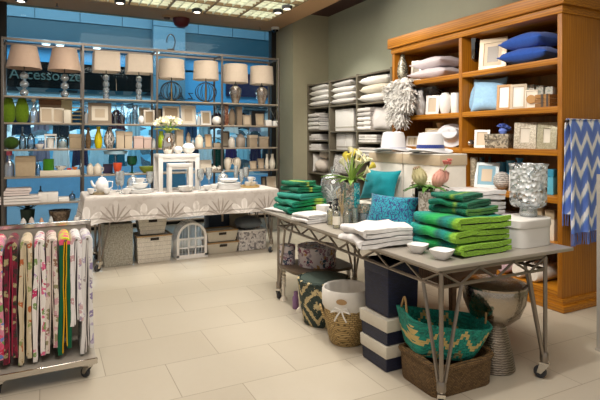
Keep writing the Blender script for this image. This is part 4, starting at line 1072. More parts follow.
b.box(-r,-d/2,.02,r,-d/2+.014,.05).box(-r+.02,-d/2+.002,.13,r-.02,-d/2+.012,.145).box(-r+.02,-d/2+.002,hs_-.02,r-.02,-d/2+.012,hs_-.002)
b.box(-.05,-d/2+.002,.04,-.036,-d/2+.012,hs_+r*.9).box(.036,-d/2+.002,.04,.05,-d/2+.012,hs_+r*.9); b.build('front_frame', WHITE, t)
MB().box(-r-.01,-d/2-.005,0,r+.01,d/2+.01,.022).build('base', WHITE, t, bev=.003)
b = MB()
for j in range(1, 6): b.tube(arch(-d/2+d*j/5), .0035, 5)
for k in range(2, n-2): b.tube([Vector(outer[k])*1.0, Vector(outer[k])+Vector((0,d,0))], .003, 4)
for k in range(9):
    q = -r+.03+(2*r-.06)*k/8; zz = hs_+math.sqrt(max(0, (r-.02)**2-q*q)); b.tube([(q,-d/2+.007,.04),(q,-d/2+.007,zz)], .0025, 4); b.tube([(q,d/2,.04),(q,d/2,zz)], .0025, 4)
b.build('wires', WHITE, t)
b = MB().box(-.04,-d/2-.004,.15,.04,-d/2+.002,.158).box(-.04,-d/2-.004,.245,.04,-d/2+.002,.253).box(-.04,-d/2-.004,.158,-.032,-d/2+.002,.245).box(.032,-d/2-.004,.158,.04,-d/2+.002,.245)
b.build('door', WHITE, t); MB().tube([(0,0,hs_+r-.005),(.0,0,hs_+r+.015),(.02,0,hs_+r+.03),(-.02,0,hs_+r+.03),(0,0,hs_+r+.015)], .004, 5).build('hanging_ring', WHITE, t)
# ================= towels on the textile stand =================
def m_print(name, base, cols, scale=22, thr=.55, fine=60):
    """scattered blossoms: cells of several colours over a base, broken by a fine grain"""
    g = G(name); v = g.obj()
    vv = g.node('ShaderNodeVectorMath', operation='ADD'); g.put(vv.inputs[0], v)
    nz = g.node('ShaderNodeTexNoise'); g.put(nz.inputs['Vector'], v); nz.inputs['Scale'].default_value = 12
    sc = g.node('ShaderNodeVectorMath', operation='SCALE'); g.put(sc.inputs[0], nz.outputs['Color']); sc.inputs[3].default_value = .08
    g.put(vv.inputs[1], sc.outputs[0]); v2 = vv.outputs[0]
    r = g.xyz(g.voro(v2, scale, 'Color'))
    n = len(cols); col = g.ramp(r[0], [(k/n, c) for k, c in enumerate(cols)], 'CONSTANT')
    m = g.math('MULTIPLY', g.math('LESS_THAN', g.voro(v2, scale, 'Distance'), .58), g.math('LESS_THAN', r[1], thr))
    m2 = g.math('GREATER_THAN', g.noise(v, fine, 2), .42)
    c = g.mix(g.math('MULTIPLY', m, m2), base, col)
    return g.bsdf(c, .9, 0, g.bump(g.noise(v, 200, 1), .3, .002), sheen=.2, spec=.2)
TW = [ (m_print('paisley_print', '#d98aa0', ['#c9304f','#6f86c4','#e8b7a0','#7a9a5a','#d95a7a','#f0d4c8'], 26, .95), 'pink and blue paisley tea towel at the left edge of the stand', .72),
 (m_print('dark_print', '#6a1c30', ['#2d3322','#8a2438','#a59a72','#3f2a2a'], 30, .7), 'dark wine-red and olive printed towel, second from the left', .72),
 (m_print('beige_print', '#cfc0a4', ['#b09a74','#8f9a62','#b9683f','#ddd2bc'], 24, .5), 'beige tea towel with faint leaf sprigs, third from the left', .735),
 (m_print('rose_print', '#e6e1dc', ['#c23a68','#d96a90','#7f9a62','#9a78b4'], 22, .65), 'white towel with large pink roses, fourth from the left', .73),
 (m_print('mauve_print', '#d8cdc2', ['#b8848e','#8a6c5a','#c9a0a6','#8f8a6a'], 26, .7), 'dusty towel with small mauve flowers, left of the green one', .695),
 (None, 'dark green towel with yellow lining and pink top', .715),
 (m_print('white_sprig', '#e6e3e3', ['#a99ab4','#c8a4a8','#d4d0d6'], 22, .45), 'shorter plain white towel with lilac sprigs right of the green one', .55),
 (m_print('white_lilac', '#dcdad8', ['#8f84a8','#b8aec4','#a49a9a'], 18, .5), 'white towel with lilac motifs at the stand end, reaching lowest', .735)]
g = G('green_yellow_towel'); x, y, z = g.xyz(g.obj())
u = g.math('ABSOLUTE', x)
cg = g.ramp(z, [(0, '#0d5438'), (1, '#0d5438')])
topc = g.math('GREATER_THAN', z, -.035); c1 = g.mix(topc, '#0c5a3c', g.ramp(g.noise(g.obj(), 18, 1), [(.4,'#c8d23a'),(.5,'#e8577a'),(.6,'#e05a78')], 'CONSTANT'))
GT = g.bsdf(c1, .9, 0, sheen=.2, spec=.2)
YEL = cloth('#d9a70c', 120); WINE = cloth('#9a2440', 120); SKIN = cloth('#d8cbb4', 140)
liners = [cloth('#d0708a', 120), WINE, cloth('#c4b595', 120), cloth('#e9dfdc', 120), cloth('#c9b8ae', 120), YEL, cloth('#e2dfde', 120), cloth('#cfcac6', 120)]
for k, (m, lab, ln_) in enumerate(TW):
    x = TX[k]; t = thing('tea_towel', lab, 'towel', (x, SY0+.055, .878), 0, 'towels on the stand')
    ln_ = min(ln_, .735)
    def U(hw, L, L2, top=.0, sw=.006, ph=0):
        pts = []
        for i in range(13): zz = -L+(L-hw)*i/12; pts.append((-hw-.006*(-zz/L)+sw*math.sin(zz*11+ph), zz))
        for a in (150,120,90,60,30): pts.append((hw*math.cos(math.radians(a)), -hw+top+hw*math.sin(math.radians(a))))
        for i in range(12, -1, -1): zz = -L2+(L2-hw)*i/12; pts.append((hw+.006*(-zz/L2)+sw*math.sin(zz*9+ph+1), zz))
        return pts
    mats = [m or GT, liners[k]]
    sl = lambda px, pz, q: .05*max(0, pz+.05)/.05*0
    dep = .32
    MB().ribbon(U(.0185, ln_, ln_*.955, .0, .004, k), .024, 0, dep, 5, .006, seed=k).build('outer_layer', mats[0], t, bev=.004, seg=2, angle=1.2)
    MB().ribbon(U(.0045, ln_*.985, ln_*.93, -.010, .003, k+2), .006, -.003, dep-.01, 5, .003, seed=k+9).build('lining', mats[1], t, angle=1.2)
# ================= on the steel display table =================
ZD = .802
def dt(px, py): x, y, D = on_z(px, py, ZD); return x, y, D
def knit(name, stops, lime=None, bump=110, axis=1, sc=2.35):
    """chunky knit dyed in bands along its length"""
    g = G(name); v = g.obj(); p = g.xyz(v); nz = g.noise(v, 14, 3)
    t = g.math('ADD', g.math('MULTIPLY_ADD', p[axis], sc, .5), g.math('MULTIPLY', g.math('SUBTRACT', nz, .5), .10))
    c = g.ramp(t, stops)
    w = g.math('ADD', g.noise(v, 45, 3), g.voro(v, bump, 'Distance'))
    c = g.mix(g.math('MULTIPLY', g.noise(v, 90, 2), .22), c, '#12503a')
    return g.bsdf(c, .9, 0, g.bump(w, .9, .008), sheen=.15, spec=.15)
# big throws, front: (offsets within the throw run from -.5 to .5 along its length)
KB = [(0,'#18969a'),(.16,'#149a86'),(.32,'#12a85a'),(.50,'#1bb350'),(.63,'#0f6f66'),(.76,'#168f86'),(.85,'#2a9a5a'),(.90,'#86b82e'),(1,'#8dbf34')]
K1 = knit('green_knit', KB, axis=1)
KT = knit('dark_green_knit', [(0,'#7fa83a'),(.08,'#0b6b4a'),(.28,'#0a5c48'),(.36,'#7fa23a'),(.42,'#0f7a4a'),(.75,'#0a6a58'),(1,'#0c7a68')], axis=1, sc=2.9)
def flipb(st): return [(round(1-p, 3), c) for p, c in reversed(st)]
K1 = knit('green_knit_throw', flipb(KB), axis=1)
NAVY = cloth('#141d33', 90)
def throw(name, label, loc, rz, w, d, th, mat, seed, group, lining=True, n=2, gap=.77):
    t = thing(name, label, 'throw', loc, rz, group)
    b = MB().ribbon(serp(w, n, th), th*gap, -d/2, d/2, 14, .014, seed=seed)
    lo = min(p.z for p in b.v)
    for p in b.v: p.z -= lo
    b.build('knit_cover', mat, t, angle=1.3)
    if lining:
        q = MB().ribbon([(w*.47, th-.004),(0, th-.004),(-w*.40, th-.004)], th*.22, -d/2+.012, d/2-.012, 10, .004, seed=seed)
        q.build('lining', NAVY, t)
    return t
gx, gy = 2.37, 2.325
for k, (dx, dy, r, w) in enumerate(((.0,.0,.03,.44),(-.012,.015,.0,.45),(.008,.01,-.03,.44))):
    throw('knit_throw', 'large lime-ended green knit throw in the front stack, %s of three' % ['bottom', 'middle', 'top'][k], (gx+dx, gy+dy+.06, ZD+.0735*k), r, w*.93, .41, .036, K1, 3+k*7, 'green throws in the front stack')
for k, (dx, dy, r, w, d, th, lab) in enumerate(((.02,.14,.10,.32,.34,.028,'folded dark teal throw lying on the large front throws'),(.0,.15,.25,.30,.30,.026,'second dark green throw on the large front throws, rumpled'),(-.02,.16,.2,.25,.26,.022,'topmost small green and lime throw of the front stack'))):
    throw('folded_throw', lab, (gx+dx+.035, gy+dy-.035, ZD+.0735*3+[0,.047,.090][k]-.001), r, w*.9, d*.92, th*.76, KT, 31+k*5, 'folded throws on the front stack', False)
# far stack
x0, y0, D = dt(300, 211.5)
KF = knit('emerald_knit', [(0,'#0d8a70'),(.25,'#0a8a4c'),(.5,'#0c9a55'),(.62,'#a9c94a'),(.70,'#b7d05a'),(.78,'#0f9358'),(1,'#0a7a5a')], axis=0)
KF2 = knit('emerald_dark_knit', [(0,'#0b6e5a'),(.4,'#07774a'),(.5,'#c3cf52'),(.55,'#0a8452'),(1,'#076a52')], axis=0)
KF3 = knit('aqua_knit', [(0,'#3ba99a'),(.5,'#1d9a7a'),(1,'#0a7a5a')], axis=0)
z = ZD
for k, (w, d, th, m, dx, r, lab) in enumerate(((.42,.38,.030,KF,0,.2,'lowest emerald throw in the far stack on the steel table'),(.42,.37,.028,KF,.01,.3,'second emerald throw with lime band in the far stack'),(.33,.34,.025,KF3,0,.5,'aqua green throw in the middle of the far stack'),(.29,.28,.025,KF2,-.0,.4,'dark emerald throw under the top of the far stack'),(.22,.24,.022,KF2,-.04,.6,'topmost emerald throw with lime bands of the far stack'))):
    throw('knit_throw', lab, (2.215+dx, 4.32, z), r-.25, w, d, th, m, 50+k*3, 'green throws in the far stack', False); z += th*2+.008
# white towels
def towel_pile(labels, px, py, w, d, n, th, rz, wob=.008, mat=TERRY):
    x, y, D = dt(px, py); z = ZD
    for k, lab in enumerate(labels):
        folded('folded_towel', lab, 'towel', (x+random.uniform(-.008,.008), y, z), rz+random.uniform(-.06,.06), w*(1-.04*k), d*(1-.03*k), n, th, mat, 'white towels on the steel table', wob, k+px); z += n*th+.004
random.seed(21)
towel_pile(['thin white cloth lying at the far left corner of the steel table'], 284, 210.5, .22, .30, 2, .010, .3)
towel_pile(['lower white face towel before the far green stack', 'upper white face towel before the far green stack'], 312, 221, .24, .24, 2, .016, .15)
towel_pile(['lower big white bath towel in front of the teal cushions', 'upper big white bath towel in front of the teal cushions'], 377, 243, .36, .34, 2, .027, -.1, .026)
towel_pile(['white bath towel end lying right of the big towel pile'], 391, 241.5, .22, .30, 2, .036, .05, .022)
for k in range(5):
    folded('folded_towel', 'white towel in the pile behind the front green stack, %s' % ['lowest','second lowest','middle one','second from top','topmost'][k], 'towel', (2.80, 2.70, ZD+k*.066), -.35+.06*(k % 2), .32, .30, 2, .031, TERRY, 'white towels behind the front throws', .022, 80+k)
# bowls
def sq_bowl(label, px, py, s, rz):
    x, y, D = dt(px, py); h = s*.60
    b = MB().lathe([(s*.32,0),(s*.36,.004),(s*.62,h*.7),(s*.68,h),(s*.64,h),(s*.55,h*.6),(s*.2,h*.3),(0,h*.28)], 32, None, n=4.5)
    single(b, 'square_bowl', CHINA, label, 'bowl', (x, y, ZD), rz, 'small square bowls')
sq_bowl('small white square bowl left of the other, by the front green throws', 418, 252.5, .088, .5)
sq_bowl('small white square bowl nearest the table corner', 442, 258.8, .092, .35)
# lidded box and crystal vase
def crystal():
    g = G('cut_crystal'); v = g.obj(); d = g.voro(v, 36, 'Distance'); n = g.bump(d, .9, .02); r = g.xyz(g.voro(v, 36, 'Color'))[0]
    tr = g.node('ShaderNodeBsdfTransparent'); g.put(tr.inputs[0], '#f4f8f9'); gl = g.node('ShaderNodeBsdfGlossy'); gl.inputs['Roughness'].default_value = .12; g.put(gl.inputs['Normal'], n)
    df = g.node('ShaderNodeBsdfDiffuse'); g.put(df.inputs[0], '#f6f9fa'); g.put(df.inputs['Normal'], n)
    m1 = g.node('ShaderNodeMixShader'); g.put(m1.inputs[0], g.math('MULTIPLY', g.math('GREATER_THAN', r, .42), .6)); g.t.links.new(tr.outputs[0], m1.inputs[1]); g.t.links.new(df.outputs[0], m1.inputs[2])  # diffuse white cells paint the sparkle of the facets
    m2 = g.node('ShaderNodeMixShader'); g.put(m2.inputs[0], g.math('MULTIPLY_ADD', g.math('GREATER_THAN', d, .5), .18, .10)); g.t.links.new(m1.outputs[0], m2.inputs[1]); g.t.links.new(gl.outputs[0], m2.inputs[2])
    g.t.links.new(m2.outputs[0], g.o.inputs[0]); return g.m
bx, by, D = dt(522, 249)
t = thing('lidded_box', 'white oval-cornered lidded box under the crystal vase', 'box', (2.835, 2.315, ZD), .05)
BOXW = plain('#dcdad5', .5)
MB().lathe([(.5,0),(.5,.155),(.49,.155)], 48, None, .33, .24, n=5).build('body', BOXW, t)
MB().lathe([(.515,.125),(.52,.128),(.52,.172),(.505,.178),(0,.178)], 48, None, .33, .24, n=5).build('lid', BOXW, t, angle=.5)
CRYST = crystal()
zc = ZD+.18
t = thing('crystal_vase', 'cut-crystal square vase with short foot on the white lidded box', 'vase', (2.895, 2.315, zc), .25)
b = MB().lathe([(.075,.06),(.096,.075),(.102,.10),(.108,.33),(.112,.352),(.098,.35),(.092,.105),(0,.085)], 40, None, n=4)
for p in b.v:
    k = noise.cell(Vector((math.atan2(p.y,p.x)*5, p.z*38, 0)))
    if p.z > .08: p.x *= 1+.05*(k-.5); p.y *= 1+.05*(k-.5)
b.build('bowl', CRYST, t); MB().lathe([(.052,0),(.056,.006),(.054,.05),(.07,.062),(0,.064)], 28).build('foot', glass('#dfe9ec', .25, .08, None, .2), t)
# linen boxes at the back carrying the hats
CANVAS = cloth('#ded7cb', 90, .05); FLAP = cloth('#bba88c', 90, .06)
def linen_box(label, y0, y1, x0=2.6, x1=2.86):
    h = .585; t = thing('linen_box', label, 'box', ((x0+x1)/2, (y0+y1)/2, ZD), 0, 'tall canvas boxes under the hats'); w, d = x1-x0, y1-y0
    MB().box(-w/2,-d/2,0,w/2,d/2,h-.08).build('body', CANVAS, t, bev=.008)
    MB().box(-w/2-.006,-d/2-.006,h-.088,w/2+.006,d/2+.006,h-.01).build('flap', FLAP, t, bev=.006)
    MB().box(-w/2-.004,-d/2-.004,h-.01,w/2+.004,d/2+.004,h).build('lid', CANVAS, t, bev=.004); return ZD+h
zh = linen_box('tall canvas box with taupe flap under the hats, nearer the protea vase', 2.84, 3.27)
linen_box('tall canvas box with taupe flap behind the plain teal cushion', 3.29, 3.75)
HATW = cloth('#d2d1d3', 130, .04); BAND = cloth('#2b3a7a', 100)
def hat(label, loc, rz, s=1, tilt=0, band=BAND, by=(.018,.034), hz=1):
    t = thing('straw_hat', label, 'hat', loc, rz, 'white hats'); M = Matrix.Diagonal((s,s,s*hz,1))
    b = MB(); seg = 36; prof = [(.150,.012),(.148,.016),(.125,.008),(.098,.010),(.092,.03),(.085,.085),(.074,.112),(.045,.118),(0,.108)]
    vs = []; fs = []
    for r, z in prof:
        for i in range(seg):
            a = 2*PI*i/seg; zz = z
            if r > .12: zz += .009*math.cos(2*a)
            if r < .08: zz -= .016*math.exp(-(math.sin(a)*r/.018)**2)*(1 if r < .06 else .4)
            vs.append((r*1.1*math.cos(a), r*.95*math.sin(a), zz))
    for j in range(len(prof)-1):
        for i in range(seg): fs.append((j*seg+i, j*seg+(i+1) % seg, (j+1)*seg+(i+1) % seg, (j+1)*seg+i))
    b.add(vs, fs, M @ Matrix.Rotation(tilt,4,'X'))
    lo = min(p.z for p in b.v)
    for p in b.v: p.z -= lo
    b.build('hat_body', HATW, t)
    b = MB().lathe([(.0945,by[0]+.01),(.0905,by[1]+.014)], 36, M @ Matrix.Rotation(tilt,4,'X'), 1.1, .95, close=False)
    for p in b.v: p.z -= lo
    b.build('ribbon', band, t); return t
a, b_ = ray(441); D = 2.73/a
hat('white hat with navy ribbon on the nearer canvas box', (2.70, 3.06, zh), .25, 1.16, 0, BAND, (.018,.034), 1.2)
hat('white hat with pale grey-blue band on the farther canvas box', (2.69, 3.52, zh), .5, 1.2, 0, cloth('#6b7aa6', 100), (.012,.020), 1.25)
# cushions leaning on the boxes
TEAL_ = cloth('#0c7c86', 120, .12)
g = G('teal_navy_print'); v = g.obj(); w = g.wave(v, 9, 12, 5.0, 'X'); c = g.mix(g.math('GREATER_THAN', w, .60), g.mix(g.noise(v, 8, 2), '#077f92', '#0f97a6'), '#1b2c6a'); TPRINT = g.bsdf(c, .85, 0, g.bump(w, .3, .003), sheen=.2)
cushion('scatter_cushion', 'plain teal cushion leaning on the farther canvas box', 'cushion', (2.49, 3.44, ZD+.185), -PI/2+.25, .37, .27, .12, TEAL_, 1.22, 'teal cushions', 2, .13)
cushion('scatter_cushion', 'oblong teal and navy squiggle-patterned cushion in front of the plain one', 'cushion', (2.33, 3.08, ZD), -PI/2+.35, .43, .29, .13, TPRINT, 1.15, 'teal cushions', 5, .10)
folded('folded_towel', 'folded blanket lifting the plain teal cushion behind the printed one', 'towel', (2.49, 3.44, ZD), 0, .2, .34, 4, .045, cloth('#d8d2c6', 120), None, .004, 7)
# tall vase of flowers at the middle
MOS = m_patch('mosaic_silver', ['#9d9384','#cfc7b8','#7d7466','#b9b0a0','#5f8f90'], 90, 'Color', .25, .5)
MOST = m_patch('mosaic_teal', ['#1c8a94','#3aa7ac','#14707c','#8ab7b2'], 90, 'Color', .25, .3)
fx, fy = 2.22, 3.46
t = thing('mosaic_vase', 'tall square mosaic vase, silver with a teal side, holding lilies', 'vase', (fx, fy, ZD), -.35)
MB().lathe([(.052,0),(.056,.004),(.056,.345),(.05,.345),(.05,.2),(0,.2)], 32, None, n=12).build('body', MOS, t)
MB().box(.008,-.0585,.002,.056,-.0562,.343).build('teal_panel', MOST, t)
random.seed(4)
PETC = plain('#ece7c2', .6, var=.1)
PETL = plain('#dccb52', .6, var=.15)
def calla(b, M, l, r):
    def fn(u, v):
        a = 2*PI*u; rr = r*(.12+.88*v**1.6)*(1+.25*math.cos(a)); return (rr*math.cos(a), rr*math.sin(a), l*v+.35*l*v*v*max(0, math.cos(a)))
    b.grid(fn, 14, 8, .002, M)
t = thing('flower_bouquet', 'white and yellow lilies with long leaves in the tall mosaic vase', 'flowers', (fx, fy, ZD+.347))
st, pe, ye, lf = MB(), MB(), MB(), MB()
for k, (dx, dy, up, rz) in enumerate(((-.03,-.02,.17,0),(.02,.03,.20,1),(.06,-.05,.15,2),(.10,-.08,.10,3),(.0,-.06,.12,4),(.07,.02,.19,.5),(-.01,.05,.16,1.5),(.05,-.1,.06,2.2),(.03,-.02,.17,1),(.08,.06,.12,2),(.02,-.09,.15,3),(-.05,.02,.12,.4),(.05,.05,.21,4.4),(.10,-.03,.15,5))):
    p = Vector((dx, dy, up)); st.tube([(0,0,-.1),(dx*.4,dy*.4,up*.5),p], .005, 6)
    M = Matrix.Translation(p) @ Vector((dx*2, dy*2, .2)).to_track_quat('Z','Y').to_matrix().to_4x4() @ Matrix.Rotation(rz,4,'Z')
    q = MB(); calla(q, M, .062, .027); q.build('lily_bloom', PETC if k % 3 else PETL, t)
for k in range(9):
    a = 2.6+.75*k; leaf(lf, (0,0,.0), (math.cos(a), math.sin(a), .5+.4*random.random()), .15+.08*random.random(), .045, .6)
leaf(lf, (0,.02,.02), (-.8,.5,.35), .26, .05, .3); leaf(lf, (0,.0,.02), (-.7,.6,.15), .22, .05, .2)
st.build('stems', STEMG, t); lf.build('leaves', plain('#6d8f3a', .5, var=.25), t)
# protea vase
px_, py_ = 2.448, 2.80
t = thing('mosaic_vase', 'shorter mosaic glass vase holding proteas behind the front throws', 'vase', (px_, py_, ZD), .2)
MB().lathe([(.046,0),(.05,.004),(.052,.32),(.046,.32),(.045,.15),(0,.15)], 30, None, n=10).build('body', m_patch('mosaic_pearl', ['#c9c1b2','#e4ddd0','#a59c8c','#d5cdbf'], 80, 'Color', .25, .3), t)
t = thing('flower_bouquet', 'yellow and pink proteas with a pink sprig in the shorter mosaic vase', 'flowers', (px_, py_, ZD+.323))
st, y1, p1, lf, tip, sp = MB(), MB(), MB(), MB(), MB(), MB()
def protea(b, tb, p, d_, l, r):
    M = Matrix.Translation(p) @ Vector(d_).to_track_quat('Z','Y').to_matrix().to_4x4()
    for q in range(4):
        n = 12; 
        for k in range(n):
            a = 2*PI*(k+.5*(q % 2))/n; rr = r*(.55+.16*q)
            def fn(u, v, a=a, rr=rr, q=q):
                R = rr*math.sin(PI*(.15+.55*v))*1.05; ww = rr*.55*math.sin(PI*min(1,.2+.8*v))*(u-.5); z_ = l*(.0+.12*(3-q))+l*.78*v
                return (R*math.cos(a)-ww*math.sin(a), R*math.sin(a)+ww*math.cos(a), z_)
            b.grid(fn, 2, 5, .0015, M)
    b.lathe([(r*.2,0),(r*.7,l*.2),(r*.75,l*.7),(r*.3,l*.95),(0,l)], 14, M); tb.lathe([(r*.5,l*.98),(r*.55,l*1.04),(0,l*1.06)], 12, M)
for (dx,dy,up,b,l,r) in ((-.045,.01,.05,y1,.125,.050),(.040,-.035,.035,p1,.12,.044),(.085,-.03,.06,p1,.09,.034)):
    st.tube([(0,0,-.1),(dx*.4,dy*.4,up*.4),(dx,dy,up)], .006, 6); protea(b, tip, Vector((dx,dy,up)), (dx*1.2,dy,.14), l, r)
st.tube([(0,0,-.1),(.06,-.05,.10),(.11,-.08,.19)], .004, 6)
for k in range(9):
    a = k*2.4; q = Vector((.11+.022*math.cos(a), -.08+.022*math.sin(a), .19+.012*(k % 3))); petal_flower(sp, Matrix.Translation(q), 5, .012, .018, .016)
for k in range(15):
    a = .6*k+.2; leaf(lf, (0,0,.01), (math.cos(a), math.sin(a), .45+.25*(k % 2)), .14+.06*random.random(), .04, .5)
st.build('stems', STEMG, t); y1.build('yellow_protea', plain('#d3c999', .7, var=.25), t); p1.build('pink_protea', plain('#d99f8e', .7, var=.2), t); tip.build('protea_tips', plain('#6a4a3a', .8), t); sp.build('pink_sprig', plain('#e8867e', .6), t); lf.build('leaves', plain('#4f7d2f', .5, var=.25), t)
# small lantern behind
a, b_ = ray(411); Y = 3.02
t = thing('dotted_lantern', 'small white dotted lantern with a dark opening beside the protea vase', 'lantern', (2.53, 2.965, ZD), -.7)
SPOT = m_patch('dotted_white', ['#e6e0d6','#e6e0d6','#8d7f6c','#ded6c8'], 60)
b = MB().box(-.075,-.05,0,-.05,.05,.38).box(.05,-.05,0,.075,.05,.38).box(-.05,-.05,.33,.05,.05,.38).box(-.05,-.05,0,.05,.05,.03); b.build('case', SPOT, t, bev=.003, seg=1)
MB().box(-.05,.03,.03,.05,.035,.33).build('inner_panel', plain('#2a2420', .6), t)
# soap bottles
OIL = glass('#e6dfa8', .16, .05, None, .12)
def pump(label, px, py, h):
    x, y, D = dt(px, py); t = thing('soap_bottle', label, 'bottle', (x, y, ZD), 0.3, 'pump bottles'); r = .030
    MB().lathe([(r*.95,0),(r,.005),(r,h*.6),(r*.8,h*.68),(r*.35,h*.72),(r*.35,h*.75),(0,h*.75)], 20).build('body', OIL, t)
    b = MB().lathe([(r*.42,h*.73),(r*.42,h*.8),(r*.18,h*.82),(r*.18,h*.92),(r*.4,h*.93),(r*.4,h),(0,h)], 14).tube([(0,0,h*.965),(-r*1.2,0,h*.965),(-r*1.4,0,h*.93)], .005, 6); b.build('pump', BLACK, t)
    MB().lathe([(r*1.02,h*.15),(r*1.02,h*.5)], 20, close=False).build('paper_label', plain('#ece6d6', .6), t) if 'front' in label else None
pump('pump bottle of pale oil at the left of the three', 330.5, 224.5, .185); pump('pump bottle of pale oil in front with a cream paper label', 336.5, 228, .19); pump('pump bottle of pale oil at the back of the three', 337, 222.5, .20)
for q, (px, py, c, lab) in enumerate(((347, 227.5, '#dcd6a4', 'clear yellowish glass bottle right of the pump bottles'), (355, 227, '#cfe0cc', 'greenish glass tumbler before the tall mosaic vase'))):
    x, y, D = dt(px, py); vessel('glass_bottle', lab, 'bottle', (x, y, ZD), shape('cyl' if q else 'bottle', .06 if q else .068, .15 if q else .19), glass(c, .16, .05, None, .1))
x, y, D = dt(367.5, 226.5)
t = thing('candle_glass', 'blue glass candle holder with a mosaic band left of the printed cushion', 'candle holder', (x-.02, y+.0, ZD), .2)
MB().lathe([(.052,0),(.056,.005),(.056,.115)], 24).build('glass_body', glass('#5fa6c0', .15, .05, None, .12), t); MB().lathe([(.06,.115),(.062,.118),(.062,.175),(.054,.175),(.05,.12)], 24).build('mosaic_band', MOS, t)
x, y, D = dt(321.5, 217)
single(MB().box(-.055,-.055,0,.055,.055,.10), 'gift_box', WHITE, 'white cube box behind the pump bottles', 'box', (x+.06, y+.05, ZD), .3, bev=.004)
# glass dome
t = thing('glass_cloche', 'large clear glass dome over white coral, behind the lilies', 'cloche', (2.48, 4.20, ZD))
MB().lathe([(.125,.012),(.125,.24),(.11,.31),(.065,.355),(.014,.37),(.014,.385),(.026,.40),(.02,.425),(0,.43)], 30, close=False).build('dome', glass('#e9f0f0', .14, .04, None, .12), t)
MB().lathe([(.14,0),(.14,.012),(0,.012)], 28).build('base', WHITE, t)
b = MB(); random.seed(2)
b.tube([(0,0,.012),(0,0,.12)], .02, 8)
for k in range(12):
    a = k*2.4; p = Vector((.02*math.cos(a),.02*math.sin(a),.1+.008*k)); q = p+Vector((.06*math.cos(a),.06*math.sin(a),.06)); b.tube([p,(p+q)/2+Vector((0,0,.008)),q], lambda u: .011-.005*u, 6)
b.build('coral', WHITE, t)
# dried branches beside the bottles
b = MB(); random.seed(9)
for k in range(9):
    a = k*.7; b.tube([(0,0,0),(.02*math.cos(a),.02*math.sin(a),.10),(.05*math.cos(a),.05*math.sin(a),.19+.02*(k % 3))], .003, 4); b.lathe([(.002,0),(.007,.012),(0,.03)], 6, T(.05*math.cos(a),.05*math.sin(a),.19+.02*(k % 3)))
x, y, D = dt(338, 219)
single(b, 'dried_stems', plain('#c2ad84', .8, var=.2), 'bunch of dried beige stems behind the pump bottles', 'dried flowers', (x+.09, y+.08, ZD))
# ================= on the floor under the steel table =================
def ring_band(b, r, z, th=.008, seg=32, sx=1, sy=1, n=None):
    return b.lathe([(r-th,z-th),(r+th*.6,z-th*.6),(r+th*.6,z+th*.6),(r-th,z+th)], seg, None, sx, sy, n, close=False)
# low tray table with turned legs
t = thing('low_table', 'low dark-topped table with white turned legs under the steel table', 'table', (2.22, 4.075, 0))
MB().lathe([(.99,.315),(1,.32),(1,.34),(.0,.34)], 48, None, .31, .25, n=5).build('tray_top', plain('#5a4a3a', .4), t)
for (x, y) in ((-.255,.15),(-.255,-.19),(.24,.19),(.24,-.19)):
    MB().lathe([(.012,.316),(.02,.30),(.014,.275),(.022,.26),(.014,.245),(.022,.23),(.014,.215),(.022,.2),(.014,.185),(.022,.17),(.014,.155),(.02,.14),(.013,.10),(.012,.04),(.03,.02),(.034,0)], 14, T(x,y,0)).build('leg', IVORY, t)
FLOR = m_print('floral_box', '#cfc6c6', ['#8a4a60','#4f4a66','#8f6f7c','#3f5562','#b08a5a','#9a8f9a'], 26, .85, 50)
def hatbox(label, x, y, z, r, h):
    t = thing('floral_box', label, 'box', (x, y, z), 0, 'floral hat boxes')
    MB().lathe([(r,0),(r,h*.75),(r*.98,h*.75)], 32).build('body', FLOR, t); MB().lathe([(r*1.03,h*.72),(r*1.03,h),(0,h)], 32).build('lid', FLOR, t)
hatbox('smaller round floral box at the left on the low table', 2.00, 4.22, .342, .072, .17)
hatbox('larger round floral box next to the smaller one', 2.225, 4.055, .342, .175, .175)
# bottle on the floor
x, y, D = on_z(297, 309, 0)
single(MB().lathe([(.03,0),(.032,.01),(.032,.10),(.02,.12),(.02,.15),(0,.15)], 16), 'spray_bottle', plain('#7c5b80', .4), 'small mauve bottle on the floor behind the turned leg', 'bottle', (x, y+.02, 0))
# green and cream basket
g = G('green_cream_weave'); p = g.xyz(g.obj()); an = g.math('ARCTAN2', p[1], p[0])
u = g.math('MULTIPLY', g.math('FRACT', g.math('MULTIPLY', an, 4/(2*PI))), 2); u = g.math('ABSOLUTE', g.math('SUBTRACT', u, 1))
w_ = g.math('ABSOLUTE', g.math('SUBTRACT', g.math('MULTIPLY', g.math('FRACT', g.math('MULTIPLY', p[2], 1/.36)), 2), 1))
s_ = g.math('ADD', u, w_); f = g.math('FRACT', g.math('MULTIPLY', s_, 1.5))
nz = g.voro(g.comb(g.math('MULTIPLY', an, .18), p[2], 0), 70, 'Color'); k = g.math('ADD', f, g.math('MULTIPLY_ADD', g.xyz(nz)[0], .3, -.15))
GC = g.bsdf(g.ramp(k, [(0,'#c2b083'),(.3,'#24352f'),(.9,'#24352f'),(.96,'#c2b083')], 'CONSTANT'), .7, 0, g.bump(g.voro(g.comb(g.math('MULTIPLY', an, .18), p[2], 0), 70), .9, .01))
bx, by = 2.03, 3.585
t = thing('woven_basket', 'round dark green and cream diamond-patterned basket under the steel table', 'basket', (bx, by, 0))
MB().lathe([(.155,0),(.165,.01),(.20,.18),(.215,.35),(.205,.35),(.19,.18),(.15,.03),(0,.03)], 40).build('body', GC, t)
b = MB(); ring_band(b, .212, .352, .011, 40); b.build('rim', GC, t)
MB().lathe([(.20,.345),(.19,.365),(.10,.375),(0,.376)], 32).build('lid', plain('#3c4a42', .8, bs=50, bstr=.8), t)
